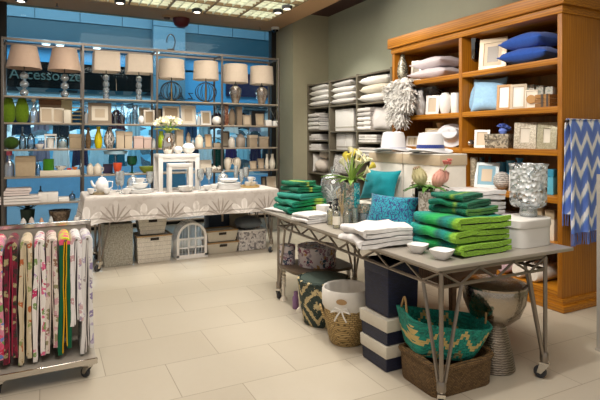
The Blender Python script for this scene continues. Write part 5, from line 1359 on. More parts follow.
# seagrass basket with white liner
SEAG = weave('seagrass', '#c6a972', '#9f824e', .022, .014, 1.0)
x, y = 1.985, 3.16
t = thing('laundry_basket', 'natural seagrass basket with white cloth liner tied in a bow', 'basket', (x, y, 0))
MB().lathe([(.115,0),(.125,.008),(.165,.16),(.170,.29),(.155,.30),(.145,.14),(.10,.03),(0,.03)], 40).build('body', SEAG, t)
b = MB(); prof = [(.160,.25),(.178,.275),(.181,.31),(.18,.395),(.173,.408),(.165,.40),(.158,.30),(.14,.14),(0,.12)]
b.lathe(prof, 48)
for q in b.v: 
    a = math.atan2(q.y, q.x); k = 1+.012*math.sin(a*17)+.008*math.sin(a*29+1)
    q.x *= k; q.y *= k
b.build('liner', cloth('#dcd8d0', 130, .05), t)
b = MB()
for s in (-1, 1):
    c0 = Vector((-.125, -.125, .285)); b.tube([c0, c0+Vector((s*.03-.01,-s*.03-.01,.015)), c0+Vector((s*.05-.02,-s*.05-.02,-.01)), c0], .007, 6); b.tube([c0, c0+Vector((s*.018-.02,-s*.018-.02,-.04)), c0+Vector((s*.03-.015,-s*.03-.015,-.075))], .006, 6)
b.build('bow', cloth('#dcd8d0', 130, .05), t)
for s in (-1, 1):
    aa = 2.7 if s < 0 else 5.9; c0 = Vector((.172*math.cos(aa), .172*math.sin(aa), .20)); td = Vector((-math.sin(aa), math.cos(aa), 0)); od = Vector((math.cos(aa), math.sin(aa), 0))
    MB().tube([c0-td*.05, c0-td*.045+od*.02+Vector((0,0,.05)), c0+od*.025+Vector((0,0,.075)), c0+td*.045+od*.02+Vector((0,0,.05)), c0+td*.05], .008, 6).build('handle', SEAG, t)
single(MB().lathe([(.022,0),(.026,.004),(0,.006)], 16, T(0,0,0,PI/2), 1.5, .8), 'basket_tag', WGRIP, 'small oval tan badge on the white basket liner', 'badge', (x-.126, y-.134, .345), -.75)
# navy boxes
NAVW = weave('navy_weave', '#1b2448', '#131a36', .03, .010, .7, .5); OFFW = cloth('#c9c3b4', 110, .05)
def nav(label, x, y, z, w, d, h, cuff, tall=False, rz=0):
    t = thing('navy_box', label, 'basket', (x, y, z), rz, 'navy woven boxes')
    MB().taper(w*.94, d*.94, w, d, 0, h).build('body', NAVW, t, bev=.012)
    if cuff: MB().taper(w*1.015, d*1.015, w*1.03, d*1.03, h-.075, h+.004).build('cuff', OFFW, t, bev=.006)
    else: MB().taper(w*1.01, d*1.01, w*1.02, d*1.02, h-.09, h).build('lid', NAVW, t, bev=.02)
nx, ny = 2.065, 2.745
nav('lowest navy woven box with cream cloth cuff', nx, ny, 0, .27, .29, .165, True)
nav('second navy woven box with cream cuff, upon the lowest', nx, ny, .17, .275, .295, .165, True, rz=.03)
nav('tall plain navy lidded box topping the navy stack', nx+.015, ny+.005, .344, .255, .28, .345, False, True)
# brown rectangular basket and teal boat basket in it
BRW = weave('brown_water_weave', '#86683f', '#5f472a', .016, .009, 1.0)
t = thing('rectangular_basket', 'dark brown woven rectangular basket at the front under the table', 'basket', (2.215, 2.375, 0), -.02)
b = MB(); W_, D_, H_ = .225, .172, .18
o = [(-W_*.95,-D_*.95,0),(W_*.95,-D_*.95,0),(W_*.95,D_*.95,0),(-W_*.95,D_*.95,0)]
MB().lathe([(.49,0),(.5,.01),(.52,H_),(.50,H_+.006),(.47,H_-.01),(.455,.03),(0,.03)], 48, None, W_*2, D_*2, n=9).build('body', BRW, t)
b = MB(); 
pts = []
for i in range(48):
    a = 2*PI*i/48; c, s = math.cos(a), math.sin(a); k = (abs(c)**9+abs(s)**9)**(-1/9); pts.append((c*k*W_*1.03, s*k*D_*1.03, H_-.0+.018*math.cos(2*a+.0)))
b.tube(pts, .019, 8, True); b.build('rim', BRW, t)
g = G('teal_gold_weave'); p = g.xyz(g.obj()); q = .018
def snap(s): return g.math('MULTIPLY', g.math('FLOOR', g.math('MULTIPLY', s, 1/q)), q)
hx = snap(g.math('ADD', p[0], g.math('MULTIPLY', p[1], .35))); hz = snap(p[2])
tri = g.math('ABSOLUTE', g.math('SUBTRACT', g.math('FRACT', g.math('MULTIPLY', hx, 1/.16)), .5))
lvl = g.math('ADD', hz, g.math('MULTIPLY', tri, -.20))
band = g.math('LESS_THAN', g.math('ABSOLUTE', g.math('ADD', lvl, -.085)), .018); band2 = g.math('LESS_THAN', g.math('ABSOLUTE', g.math('ADD', lvl, .035)), .014)
vv = g.comb(g.math('ADD', p[0], p[1]), p[2], 0); vr = g.voro(vv, 75, 'Color'); r_ = g.xyz(vr)[0]
c = g.mix(r_, '#056a5f', '#0f9a86'); c = g.mix(g.math('MULTIPLY', band, .95), c, '#d2b874'); c = g.mix(g.math('MULTIPLY', band2, .7), c, '#a9894c')
TG = g.bsdf(c, .65, 0, g.bump(g.voro(vv, 75), 1.0, .012))
t = thing('boat_basket', 'teal boat-shaped basket with gold zigzags and rope handles, set in the brown basket', 'basket', (2.175, 2.40, .155), -.30)
t.rotation_euler = (.0, .16, -.30)
b = MB(); seg = 56; prof = [(.0,.025),(.70,.02),(.75,.035),(.86,.11),(.97,.20),(1.0,.225),(.965,.228),(.92,.19),(.80,.10),(.64,.045),(0,.045)]
vs = []; fs = []
for r, z in prof:
    for i in range(seg):
        a = 2*PI*i/seg; c_, s_ = math.cos(a), math.sin(a); k = (abs(c_)**4.5+abs(s_)**4.5)**(-1/4.5)
        vs.append((c_*k*.25*r*(1+.12*r*r), s_*k*.178*r, z+.030*(abs(c_)**3)*r*(z/.22)))
for j in range(len(prof)-1):
    for i in range(seg): fs.append((j*seg+i, j*seg+(i+1) % seg, (j+1)*seg+(i+1) % seg, (j+1)*seg+i))
b.add(vs, fs); b.build('body', TG, t)
ROPE = plain('#9a7c4e', .7, bs=80, bstr=.8)
for s in (-1, 1):
    pts = [(s*(.262+.01*math.sin(PI*k/8)), -.05+.1*k/8, .235+.095*math.sin(PI*k/8)) for k in range(9)]; MB().tube(pts, .007, 8).build('handle', ROPE, t)
MB().box(.05,-.125,.155,.085,-.122,.19, T(0,0,0,0,0,0)).build('tag', WHITE, t)
# hammered goblet stool
g = G('hammered_metal'); v = g.obj(); vd = g.voro(v, 55, 'Distance'); HAM = g.bsdf('#aba193', .2, 1, g.bump(vd, .2, .006))
g = G('ribbed_metal'); v = g.obj(); w_ = g.wave(v, 22, 4, 2, 'Z'); FOOTM = g.bsdf(g.mix(w_, '#6f675d', '#a79d90'), .34, .95, g.bump(w_, .4, .006))
t = thing('drum_stool', 'hammered silver goblet-shaped stool under the right end of the table', 'stool', (2.625, 2.36, 0))
MB().lathe([(.125,0),(.13,.006),(.115,.10),(.09,.21),(.07,.29)], 40).build('foot', FOOTM, t)
MB().lathe([(.066,.288),(.105,.305),(.16,.355),(.195,.44),(.205,.54),(.20,.55)], 44).build('bowl', HAM, t)
MB().lathe([(.203,.541),(.204,.556),(.15,.572),(0,.578)], 44).build('seat_top', HAM, t)
# wooden side table deeper under
t = thing('wooden_table', 'small brown wooden table standing beyond the navy boxes', 'table', (2.95, 3.15, 0))
MB().box(-.26,-.34,.47,.26,.34,.50).build('tabletop', DARKWOOD, t, bev=.004); MB().box(-.23,-.31,.37,.23,-.295,.47).box(-.23,.295,.37,.23,.31,.47).box(-.23,-.31,.37,-.215,.31,.47).box(.215,-.31,.37,.23,.31,.47).build('apron', DARKWOOD, t)
for x in (-1, 1):
    for y in (-1, 1): MB().taper(.03,.03,.045,.045,0,.47,T(x*.21,y*.29,0)).build('leg', DARKWOOD, t)
# ================= things in the oak bookcase =================
def bk_at(x0, x1, yt, lev, dx=.16):
    X = BX+dx; Y, zt, D = on_x((x0+x1)/2, yt, X)
    return (X, Y, BL[lev]), (x1-x0)*D/FOC, max(.03, zt-BL[lev])
def BF(x0, x1, yt, lev, label, fm, im, dx=.14, bw=.03, mount=None, dl=.45, lean=.14):
    loc, w, h = bk_at(x0, x1, yt, lev, dx); return frame(label, loc, -PI/2+dl, w/math.cos(.76-dl)*.97, h, fm, im, bw, lean, mount=mount)
def BV(x0, x1, yt, lev, kind, name, label, cat, mat, dx=.16, **k):
    loc, w, h = bk_at(x0, x1, yt, lev, dx); return vessel(name, label, cat, loc, shape(kind, w, h), mat, **k)
def BB(x0, x1, yt, lev, name, label, cat, mat, dx=.2, d=.14, dl=.2, bev=.005, lid=None):
    loc, w, h = bk_at(x0, x1, yt, lev, dx); w = w*.86; rz = -PI/2+dl
    if lid:
        t = thing(name, label, cat, loc, rz); q = h*.3
        MB().box(-w/2+.004,-d/2+.004,0,w/2-.004,d/2-.004,h-q).build('body', mat, t, bev=bev); MB().box(-w/2,-d/2,h-q,w/2,d/2,h).build('lid', lid, t, bev=bev); return t
    return single(MB().box(-w/2,-d/2,0,w/2,d/2,h), name, mat, label, cat, loc, rz, bev=bev)
LILAC = cloth('#cdc3c6', 120, .06); BLUEC = cloth('#2a50a0', 90, .2); SKYC = cloth('#8fb4cf', 70, .18)
SILV = plain('#b9b2a8', .3, .7, var=.1); DKF = plain('#4e4238', .45)
MOTHER = m_patch('pearl_inlay', ['#c2baa6','#b2a892','#cec6b4','#a69c88'], 110, 'Color', .3, .2)
def lying(label, x0, x1, yt, yb, lev, w, d, t_, mat, dx, z, rz, seed, group):
    Y, _, D = on_x((x0+x1)/2, yt, BX+dx); return cushion('scatter_cushion', label, 'cushion', (BX+dx, Y, z), rz, w, d, t_, mat, 0, group, seed, .08)
# top shelf, left bay
BV(396.5, 408.5, 55, 0, 'vase', 'mosaic_vase', 'speckled silver-green mosaic vase at the left end of the top shelf', 'vase', m_patch('mosaic_grey', ['#7d7a6c','#c0bca8','#56564a','#a09a86'], 70, 'Color', .3, .3), .12)
BF(410, 421, 60, 0, 'slim silver frame beside the pale cushions on the top shelf', SILV, plain('#8c8270', .5), .10, .03)
Y1 = on_x(438, 70, BX+.30)[0]
lying('lower pale lilac cushion on the top shelf of the oak bookcase', 416, 459, 61, 76, 0, .42, .62, .15, LILAC, .27, BL[0], .08, 1, 'pale cushions')
lying('upper pale lilac cushion on the top shelf of the oak bookcase', 417, 459, 46, 61, 0, .42, .60, .15, LILAC, .28, BL[0]+.125, -.05, 2, 'pale cushions')
# top shelf, right bay
loc, w, h = bk_at(467, 480, 38, 0, .2)
t = thing('hurricane_lamp', 'dark glass hurricane candle holder on the top shelf of the right bay', 'candle holder', loc)
MB().lathe([(w*.35,0),(w*.36,.012),(.014,.03),(.012,h*.3),(w*.3,h*.36)], 18).build('foot', DKF, t); MB().lathe([(w*.3,h*.36),(w*.44,h*.42),(w*.46,h*.9),(w*.5,h),(w*.46,h),(w*.43,h*.9),(w*.4,h*.44),(0,h*.4)], 22).build('glass_shade', glass('#4a4840', .2, .05), t)
BF(478.5, 505, 37, 0, 'large silvery-beige frame on the top shelf of the right bay', plain('#bfae94', .35, .3), plain('#756a5c', .3), .13, .05, MATB, .35)
BF(501, 515, 41, 0, 'dark wooden frame behind the large silvery-beige one', DKF, plain('#2a2420', .4), .33, .03, None, .3)
Yb = on_x(533, 50, BX+.26)[0]
lying('lower royal blue cushion at the right end of the top shelf', 508, 557, 40, 61, 0, .40, .52, .17, BLUEC, .25, BL[0], .10, 3, 'blue cushions')
lying('upper royal blue cushion at the right end of the top shelf', 509, 557, 20, 44, 0, .40, .51, .17, BLUEC, .26, BL[0]+.145, -.06, 4, 'blue cushions')
# second shelf, left bay
Yf = on_x(410, 90, BX-.02)[0]
def m_feather():
    g = G('white_feather'); f = g.noise(g.obj(), 20, 3); return g.bsdf(g.mix(f, '#e2ddd4', '#fbf9f4'), .9, 0, sheen=.4, spec=.1)
FEA = m_feather()
def feather_mass(name, label, spots, n, seed):
    random.seed(seed); b = MB(); o = Vector(spots[0][0])
    for k in range(n):
        c, r = random.choice(spots); a = random.random()*2*PI; e = random.uniform(-1.1, .7)
        dr = Vector((math.cos(a)*math.cos(e), math.sin(a)*math.cos(e), math.sin(e)-.25)); dr.normalize()
        p = Vector(c)-o+dr*r*random.uniform(.2, .55); l = random.uniform(.05, .10); w = l*.20
        s_ = dr.cross(Vector((random.random()-.5, random.random()-.5, 1))).normalized(); up = dr.cross(s_)
        def fn(u, v):
            q = math.sin(PI*min(1, .1+.85*v)); return p+dr*l*v-Vector((0,0,.35*l*v*v))+s_*w*(u-.5)*q+up*(abs(u-.5)*w*.5*q+.012*math.sin(v*9+u*14)*.4)
        b.grid(fn, 4, 5, 0)
    for c, r in spots:
        b.lathe([(0,-r*.5)]+[(r*.5*math.sin(PI*j/6), -r*.5*math.cos(PI*j/6)) for j in range(1,6)]+[(0,r*.5)], 10, Matrix.Translation(Vector(c)-o))
    return single(b, name, FEA, label, 'feather throw', tuple(o), angle=1.5)
sp = []
for px, py, dx, r in ((391,88,-.08,.12),(398,84,-.08,.12),(405,82,-.08,.12),(393,98,-.09,.13),(401,96,-.10,.13),(408,92,-.09,.12),(396,108,-.09,.12),(403,106,-.10,.12),(401,118,-.09,.11),(395,116,-.09,.10),(408,102,-.10,.11)):
    Y, z, D = on_x(px, py, BX+dx); sp.append(((BX+dx, Y, z), r))
feather_mass('feather_throw', 'fluffy white feather throw hanging over the shelf at the bookcase left end', sp, 1500, 3)
sp = []
for px, py, dx, r in ((417,90,.34,.12),(424,88,.36,.12),(431,88,.36,.11),(420,97,.34,.12),(429,97,.36,.11)):
    Y, z, D = on_x(px, py, BX+dx); sp.append(((BX+dx, Y, max(z, BL[1]+.09)), r))
feather_mass('feather_throw', 'second white feather throw behind the white vase on the shelf', sp, 600, 5)
BV(414.5, 426.5, 91, 1, 'tall', 'white_vase', 'white bulbous vase before the feathers on the second shelf', 'vase', CHINA, .12)
t = BF(425, 438.5, 95, 1, 'ornate white scalloped frame right of the white vase', WHITE, MATB, .10, .035)
BV(438.5, 452, 93, 1, 'urn', 'scalloped_pot', 'wide white scalloped pot right of the ornate frame', 'pot', plain('#ebe8e2', .35, bs=18, bstr=1), .14)
BV(451, 459.5, 93, 1, 'cyl', 'scalloped_pot', 'narrow white scalloped pot against the bookcase divider', 'pot', plain('#ebe8e2', .35, bs=18, bstr=1), .2)
# second shelf, right bay
for q, (px, dx, w, hh, lab) in enumerate(((470, .17, .22, .36, 'pale blue cushion standing against the bookcase divider'), (489, .17, .36, .37, 'second pale blue cushion, standing in front of the other'))):
    Y, z, D = on_x(px, 90, BX+dx); cushion('scatter_cushion', lab, 'cushion', (BX+dx, Y, BL[1]), -PI/2+.5-.1*q, w, hh, .12, SKYC, 1.32, 'pale blue cushions', 6+q, .09)
WHF = plain('#e6e2dc', .5)
BF(496.5, 510.5, 84, 1, 'wood and white frame before the pale blue cushions', plain('#b98a54', .5), WHITE, .10, .026, plain('#efece6', .6))
BF(510, 525.5, 83.5, 1, 'taller white frame with driftwood edges, left of the round-motif print', plain('#c7b79c', .5), WHITE, .13, .028, WHF)
t = BF(525.2, 537, 89.5, 1, 'cream print with a round tan motif beside the wooden crate', CREAM, CREAM, .09, .012, None, .45, .10)
MB().lathe([(.0,0),(.042,0),(.042,.002),(0,.002)], 24, T(0,-.002,.085,PI/2-.1)).build('round_motif', plain('#b98a4e', .6), t)
for q, (a, c, yt, lab) in enumerate(((528.5, 537, 85, 'small patterned pale box at the back, left of three'), (538, 546, 86, 'small patterned pale box at the back, middle of three'), (547, 555.5, 87, 'small patterned pale box at the back, right of three'))):
    BB(a, c, yt, 1, 'gift_box', lab, 'box', m_patch('box_print', ['#d8d4c4','#b5c0b4','#e6e2d6'], 60), .40, .1)
loc, w, h = bk_at(537, 556, 94.5, 1, .12)
t = thing('wooden_crate', 'small wooden crate with iron bands on the second shelf', 'crate', loc, -PI/2+.1); w *= .8
b = MB(); d = .14
for z in (0, h*.34, h*.67): b.box(-w/2,-d/2,z+.002,w/2,-d/2+.012,z+h*.31).box(-w/2,d/2-.012,z+.002,w/2,d/2,z+h*.31).box(-w/2,-d/2+.012,z+.002,-w/2+.012,d/2-.012,z+h*.31).box(w/2-.012,-d/2+.012,z+.002,w/2,d/2-.012,z+h*.31)
b.box(-w/2+.012,-d/2+.012,.002,w/2-.012,d/2-.012,.01); b.build('slats', m_wood('crate_wood', '#7a5428', '#a97a42', .6, 0), t); MB().box(-.012,-d/2-.003,0,.012,-d/2,h).box(w/2-.03,-d/2-.003,0,w/2-.01,-d/2,h).build('bands', DKF, t)
# third shelf, left bay
loc, w, h = bk_at(406, 423, 136, 2, .16)
t = thing('colour_swatch_frame', 'white frame holding five beige swatches between the two hats', 'picture frame', loc, -PI/2+.45); w *= 1.05
MB().box(-w/2,-.01,0,w/2,.012,h,T(rx=-.25)).build('backing', WHITE, t)
b = MB()
for k, cc in enumerate(('#cbbfa2','#d9d0b4','#b8a888','#d4c6a6','#e2dac4')): MB().box(-w/2+.02+(w-.04)*k/5+.003,-.014,.02,-w/2+.02+(w-.04)*(k+1)/5-.003,-.009,h-.02,T(rx=-.25)).build('swatch', plain(cc, .7), t)
BF(424, 440, 128, 2, 'gold-edged frame behind the navy-ribbon hat', plain('#cdb68e', .4, .3), plain('#d8cfc0', .6), .16, .02)
loc, w, h = bk_at(436, 444, 123, 2, .26)
t = thing('perfume_bottle', 'small square tan bottle with flared top behind the hats', 'bottle', loc, -PI/2+.4)
MB().lathe([(w*.45,0),(w*.5,.01),(w*.5,h*.6),(w*.2,h*.68),(w*.2,h*.74)], 20, None, n=8).build('body', plain('#d2b58c', .4), t); MB().lathe([(w*.25,h*.74),(w*.5,h),(0,h)], 16).build('stopper', plain('#c9a36c', .4), t)
Y, z, D = on_x(450, 119, BX+.12)
t = hat('white hat standing on its brim edge behind the navy-ribbon hat', (BX+.14, Y, BL[2]), -PI/2+.6, 1.0, 1.25, cloth('#dcd4d4', 110))
# third shelf, right bay
BV(464.5, 474.5, 139, 2, 'ball', 'silver_ball', 'silver ribbed ball at the left of the right bay', 'ornament', plain('#b9b4ac', .15, .9), .14)
BF(474, 489, 129.5, 2, 'white frame with pale mat left of the carved box', WHITE, MATB, .12, .026)
loc, w, h = bk_at(486.5, 513, 134, 2, .16)
t = thing('carved_box', 'carved grey-brown box with a blue flower ornament on it', 'box', loc, -PI/2+.3); w *= .9
CARV = m_patch('carved_inlay', ['#6f6554','#a99e88','#8a7f6a','#5b5244'], 55, rough=.5, bstr=.8)
MB().box(-w/2,-.08,0,w/2,.08,h*.55).build('body', CARV, t, bev=.004); MB().box(-w/2-.004,-.084,h*.56,w/2+.004,.084,h).build('lid', CARV, t, bev=.005)
Y, z, D = on_x(503, 130, BX+.16); b = MB()
b.lathe([(.03,0),(.045,.03),(.03,.06),(0,.07)], 12)
for k in range(11):
    a = k*2.4; e = .3+1.2*((k*7) % 11)/11; q = Vector((math.cos(a)*math.cos(e)*.045, math.sin(a)*math.cos(e)*.045, .03+.045*math.sin(e))); petal_flower(b, Matrix.Translation(q) @ (q-Vector((0,0,.02))).to_track_quat('Z','Y').to_matrix().to_4x4(), 6, .03, .022, .036)
single(b, 'fabric_flower', plain('#6d86d6', .7, var=.1), 'periwinkle blue fabric flower lying on the carved box', 'flower', (BX+.16, Y, BL[2]+h+.003))
BF(514, 534.5, 122, 2, 'wide mother-of-pearl frame right of the carved box', MOTHER, plain('#ded6c6', .6), .13, .06, None, .35)
BF(537, 555, 122, 2, 'grey-green inlaid frame at the right end of the third shelf', m_patch('inlay_green', ['#a9a488','#9c977c','#b4ae92'], 110, 'Color', .3, .2), plain('#e2dccb', .6), .17, .06, None, .3)
# fourth shelf, right bay
BLUP = plain('#8fbdd4', .3, var=.1); BLUV = plain('#2f7fb0', .2, var=.15)
BV(470.5, 477.5, 157, 3, 'cyl', 'tall_canister', 'tall taupe textured canister next to the canvas box', 'canister', m_patch('taupe_texture', ['#8f8470','#a99d86','#7a705e'], 60), .12)
for q, (a, c) in enumerate(((477.5, 484.5), (482.5, 491))): BV(a, c, 157-q*.5, 3, 'cyl', 'striped_tumbler', ['pale blue banded tumbler at the back, left', 'pale blue banded tumbler at the back, right'][q], 'tumbler', m_patch('blue_bands', ['#9cc3cf','#5f8fa0','#c3d8da'], 26), .30+.12*q)
BF(474, 497, 162, 3, 'white and pale blue frame leaning on the fourth shelf', plain('#dbe7ea', .4), MATB, .12, .034, plain('#7fa9bc', .4), .4, .22)
for q, (a, c, yt) in enumerate(((496, 506, 162), (506, 515, 160.5))): BV(a, c, yt, 3, 'bowl', 'blue_bowl', ['sky blue glass bowl behind the round white basket', 'sky blue glass bowl left of the blue vase'][q], 'bowl', plain('#5fb0d6', .15), .34)
loc, w, h = bk_at(514, 525.5, 158, 3, .26)
t = thing('blue_vase', 'small round-bellied blue vase with ear handles', 'vase', loc)
MB().lathe([(w*.28,0),(w*.3,h*.05),(w*.45,h*.45),(w*.42,h*.65),(w*.2,h*.8),(w*.22,h*.9),(w*.36,h),(w*.3,h),(w*.15,h*.88),(0,h*.6)], 22).build('body', BLUV, t)
b = MB()
for s in (-1, 1): b.tube([(0,s*w*.4,h*.6),(0,s*w*.58,h*.72),(0,s*w*.5,h*.85),(0,s*w*.25,h*.85)], .006, 6)
b.build('handle', BLUV, t)
BV(493.5, 510.5, 171.5, 3, 'ball', 'round_basket', 'round white woven basket before the sky blue bowls', 'basket', weave('white_basket_weave', '#dcd8d2', '#c4bfb8', .03, .02), .12)
BF(509, 521, 170, 3, 'white frame partly behind the crystal vase', WHITE, MATB, .12, .022)
BB(549, 557, 169, 3, 'blue_box', 'turquoise tin at the right end of the fourth shelf', 'tin', plain('#5fb2cc', .3), .2, .12, lid=plain('#3f9abc', .3))
# lower shelves
random.seed(14)
for q, (px, yt, lev) in enumerate(((528, 205, 4), (541, 206, 4), (553, 209, 4))):
    BB(px-6, px+5, yt, lev, 'storage_tin', ['cream tin behind the white lidded box', 'cream tin, second behind the white lidded box', 'cream tin by the bookcase end panel'][q], 'tin', plain(['#d8ccb4','#cfc5b4','#d9cdb8'][q], .5), .2, .12, lid=plain('#bfae90', .5))
for q, (px, w, c, lab) in enumerate(((480,.24,'#c9bfae','beige rolled cloth at the left on the lowest bookcase shelf'),(500,.22,'#8f8578','grey rolled cloth on the lowest bookcase shelf'),(516,.22,'#b59aa0','pinkish rolled cloth on the lowest bookcase shelf'),(532,.2,'#d9d0c2','cream rolled cloth on the lowest bookcase shelf'),(547,.2,'#cfc7ba','off-white rolled cloth by the end panel on the lowest shelf'))):
    Y, z, D = on_x(px, 285, BX+.25); b = MB()
    pts = [(.075*(1-.12*k/6)*math.cos(k*.5), .075+.075*(1-.12*k/6)*math.sin(k*.5)) for k in range(14)]
    b.lathe([(0,-.22),(.06,-.22),(.075,-.2),(.075,.2),(.06,.22),(0,.22)], 20, T(0,0,.076,0,PI/2)); single(b, 'rolled_cloth', cloth(c, 110, .15), lab, 'cloth roll', (BX+.26, Y, BL[5]), 0, 'rolled cloths on the lowest shelf')
for q, (px, c, lab) in enumerate(((486,'#d8d2c8','folded white cloth pile on the second lowest shelf, left'),(508,'#9a8fa0','folded mauve cloth pile on the second lowest shelf, middle'))):
    Y, z, D = on_x(px, 230, BX+.25); folded('folded_cloth', lab, 'cloth', (BX+.25, Y, BL[4]), 0, .3, .28, 6, .03, cloth(c, 110), None, .005, q)
# throw on its rail beside the bookcase
g = G('ikat_zigzag'); p = g.xyz(g.obj()); nz = g.noise(g.obj((40,40,5)), 3, 2)
tri = g.math('ABSOLUTE', g.math('SUBTRACT', g.math('FRACT', g.math('MULTIPLY', p[0], 1/.155)), .5))
v = g.math('ADD', g.math('MULTIPLY', p[2], 1/.215), g.math('MULTIPLY', tri, 1.25)); v = g.math('FRACT', g.math('ADD', v, g.math('MULTIPLY', nz, .22)))
IK = g.bsdf(g.ramp(v, [(0,'#5573c4'),(.20,'#5a78c8'),(.28,'#7aa0cc'),(.36,'#e4e4e8'),(.60,'#eae9ea'),(.68,'#6a86cc'),(1,'#5573c4')]), .9, 0, sheen=.2, spec=.2)
ry = 2.80
t = thing('towel_rail', 'dark iron rail on the side of the oak bookcase', 'rail', (4.0, ry, 1.655))
MB().tube([(.03,.05,0),(0,0,0),(.60,0,0),(.60,.05,0)], .008, 8).build('bar', plain('#3a2f28', .4, .6), t); MB().lathe([(0,-.016),(.013,-.012),(.016,0),(.013,.012),(0,.016)], 12, T(-.012,0,0,0,PI/2)).build('knob', plain('#3a2f28', .4, .6), t)
t = thing('ikat_throw', 'blue and white zigzag ikat throw with fringe hanging beside the bookcase', 'throw', (3.985, ry, 1.668))
W_ = .50
def drape(side, L, x0, x1, yo):
    def fn(u, v):
        x = x0+(x1-x0)*u; fold = .016*math.sin(u*15+1)*(.3+.7*v)+.010*math.sin(u*31)*v
        zz = -L*v; 
        return (x+.012*math.sin(v*5)*v, yo*min(1, v*14)+(-1 if yo < 0 else 1)*(.004+abs(0)+fold*v)-.0, zz)
    return fn
b = MB().grid(drape(1, .98, .02, W_, -.016), 40, 26, .007); b.grid(drape(-1, .82, 0, W_*.9, .016), 30, 16, .007)
b.grid(lambda u, v: (0.01+(W_-.01)*u, -.016*math.cos(PI*v), .004*math.sin(PI*v)), 20, 6, .007); b.build('cloth', IK, t, angle=1.2)
b = MB(); FR = cloth('#5668a0', 90)
for k in range(46):
    u = k/45; x = .02+(W_-.02)*u+.012*math.sin(5); y = -.016-(.004+.016*math.sin(u*15+1)+.010*math.sin(u*31)); b.tube([(x,y,-.975),(x+.006*math.sin(k*3),y+.004*math.sin(k),-1.03),(x+.01*math.sin(k*5),y,-1.085)], .0038, 4)
b.build('fringe', FR, t)
b = MB()
for k in range(34):
    u = k/33; x = W_*.9*u-.011; y = .016+(.004+.016*math.sin(u*15+1)+.010*math.sin(u*31)); b.tube([(x,y,-.815),(x+.008*math.sin(k*3),y,-.92)], .0038, 4)
b.build('back_fringe', FR, t)

# ================= linen in the cubby shelving =================
def lin_at(px, lev_z, dx=.2, hw=.19):
    Y, z, D = on_x(px, 100, LFX+dx); yf = on_x(px, 100, LFX)[0]
    k = 0 if yf > LYS[1] else (1 if yf > LYS[2] else 2)
    return (LFX+dx, min(max(Y, LYS[k+1]+.03+hw), LYS[k]-.03-hw), lev_z), D
LW = [cloth('#dad5cf', 160, .05), cloth('#cfc9c4', 160, .05), cloth('#e3dfd9', 160, .05), cloth('#bdb8b4', 160, .06)]
def lpillows(px, z, n, w, d, t_, labs, mats, squash=.86, pinch=.03):
    zz = z
    for k in range(n):
        (X, Y, _), D = lin_at(px, zz, .20, w/2)
        cushion('bed_pillow', labs[k], 'pillow', (X, Y, zz), .05*(-1)**k, d, w*(1-.03*k), t_, mats[k % len(mats)], 0, 'pillows in the cubby shelving', k+px, pinch, .008, 0, .27); zz += t_*squash+.006
ordn = ['lowest','second','third','topmost']
lpillows(317.5, 2.071, 4, .68, .38, .104, ['white pillow in the top left cubby, %s' % q for q in ordn], [LW[0], LW[2]])
lpillows(343, 2.06, 4, .70, .38, .104, ['pillow in the top middle cubby, %s' % q for q in ordn], [LW[1], LW[2], LW[0], LW[3]])
lpillows(373, 2.04, 3, .74, .38, .142, ['thick pillow in the top right cubby, %s' % q for q in ('lowest','middle','topmost')], [LW[0], cloth('#cfc6b2', 150), LW[2]])
def lfold(px, z, n, w, th, labs, mats, d=.34, layers=2, rz=0):
    zz = z
    for k in range(n):
        (X, Y, _), D = lin_at(px, zz, .19, w/2)
        folded('folded_sheet', labs % (['lowest','second','third','fourth','fifth'][k]), 'bed linen', (X, Y, zz), rz, d, w, layers, th, mats[k % len(mats)], 'folded linen in the cubby shelving', .004, k+px); zz += th*layers+.004
# second row
(X, Y, _), D = lin_at(309, 1.66, .1)
cushion('ruffled_cushion', 'white ruffled cushion poking out at the left end of the second row', 'cushion', (X+.03, 7.90, 1.662), -PI/2+.3, .26, .34, .14, LW[2], 1.4, None, 3)
lfold(323, 1.66, 4, .40, .036, 'grey-white folded blanket in the second row left cubby, %s', [LW[0], LW[2], LW[3], LW[1]])
for q, px in enumerate((337, 349)):
    (X, Y, _), D = lin_at(px, 1.63, .12); t = thing('sheet_set', ['packaged white sheet set standing in the second row, left one', 'packaged white sheet set standing in the second row, right one'][q], 'bed linen', (X, Y, 1.632), -PI/2+.1, 'packaged sheet sets')
    MB().box(-.15,-.03,0,.15,.05,.36).build('linen', LW[2], t, bev=.012); MB().box(-.152,-.034,.05,.152,.052,.072).build('ribbon', plain('#b5ad9f', .6), t)
    (X, Y, _), D = lin_at(px, 1.32, .12); t = thing('sheet_set', ['packaged white sheet set standing in the third row, left one', 'packaged white sheet set standing in the third row, right one'][q], 'bed linen', (X, Y, 1.322), -PI/2-.05, 'packaged sheet sets')
    MB().box(-.15,-.03,0,.15,.05,.27).build('linen', LW[q*2], t, bev=.012); MB().box(-.152,-.034,.04,.152,.052,.06).build('ribbon', plain('#a39b8e', .6), t)
lfold(363, 1.63, 5, .34, .033, 'grey and white blanket in the second row right cubby, %s', [LW[2], LW[0], LW[2], LW[3], LW[1]])
FUZ = plain('#d6d1cd', .9, bs=60, bstr=1)
for q, px in enumerate((373.5, 381.5)):
    (X, Y, _), D = lin_at(px, 1.63, .10+.04*q); cushion('fuzzy_cushion', ['shaggy white cushion standing beside the blankets', 'second shaggy white cushion, next to the bookcase'][q], 'cushion', (X, Y, 1.632), -PI/2+.35, .34, .36, .13, FUZ, 1.4, None, 11+q, .06, .02)
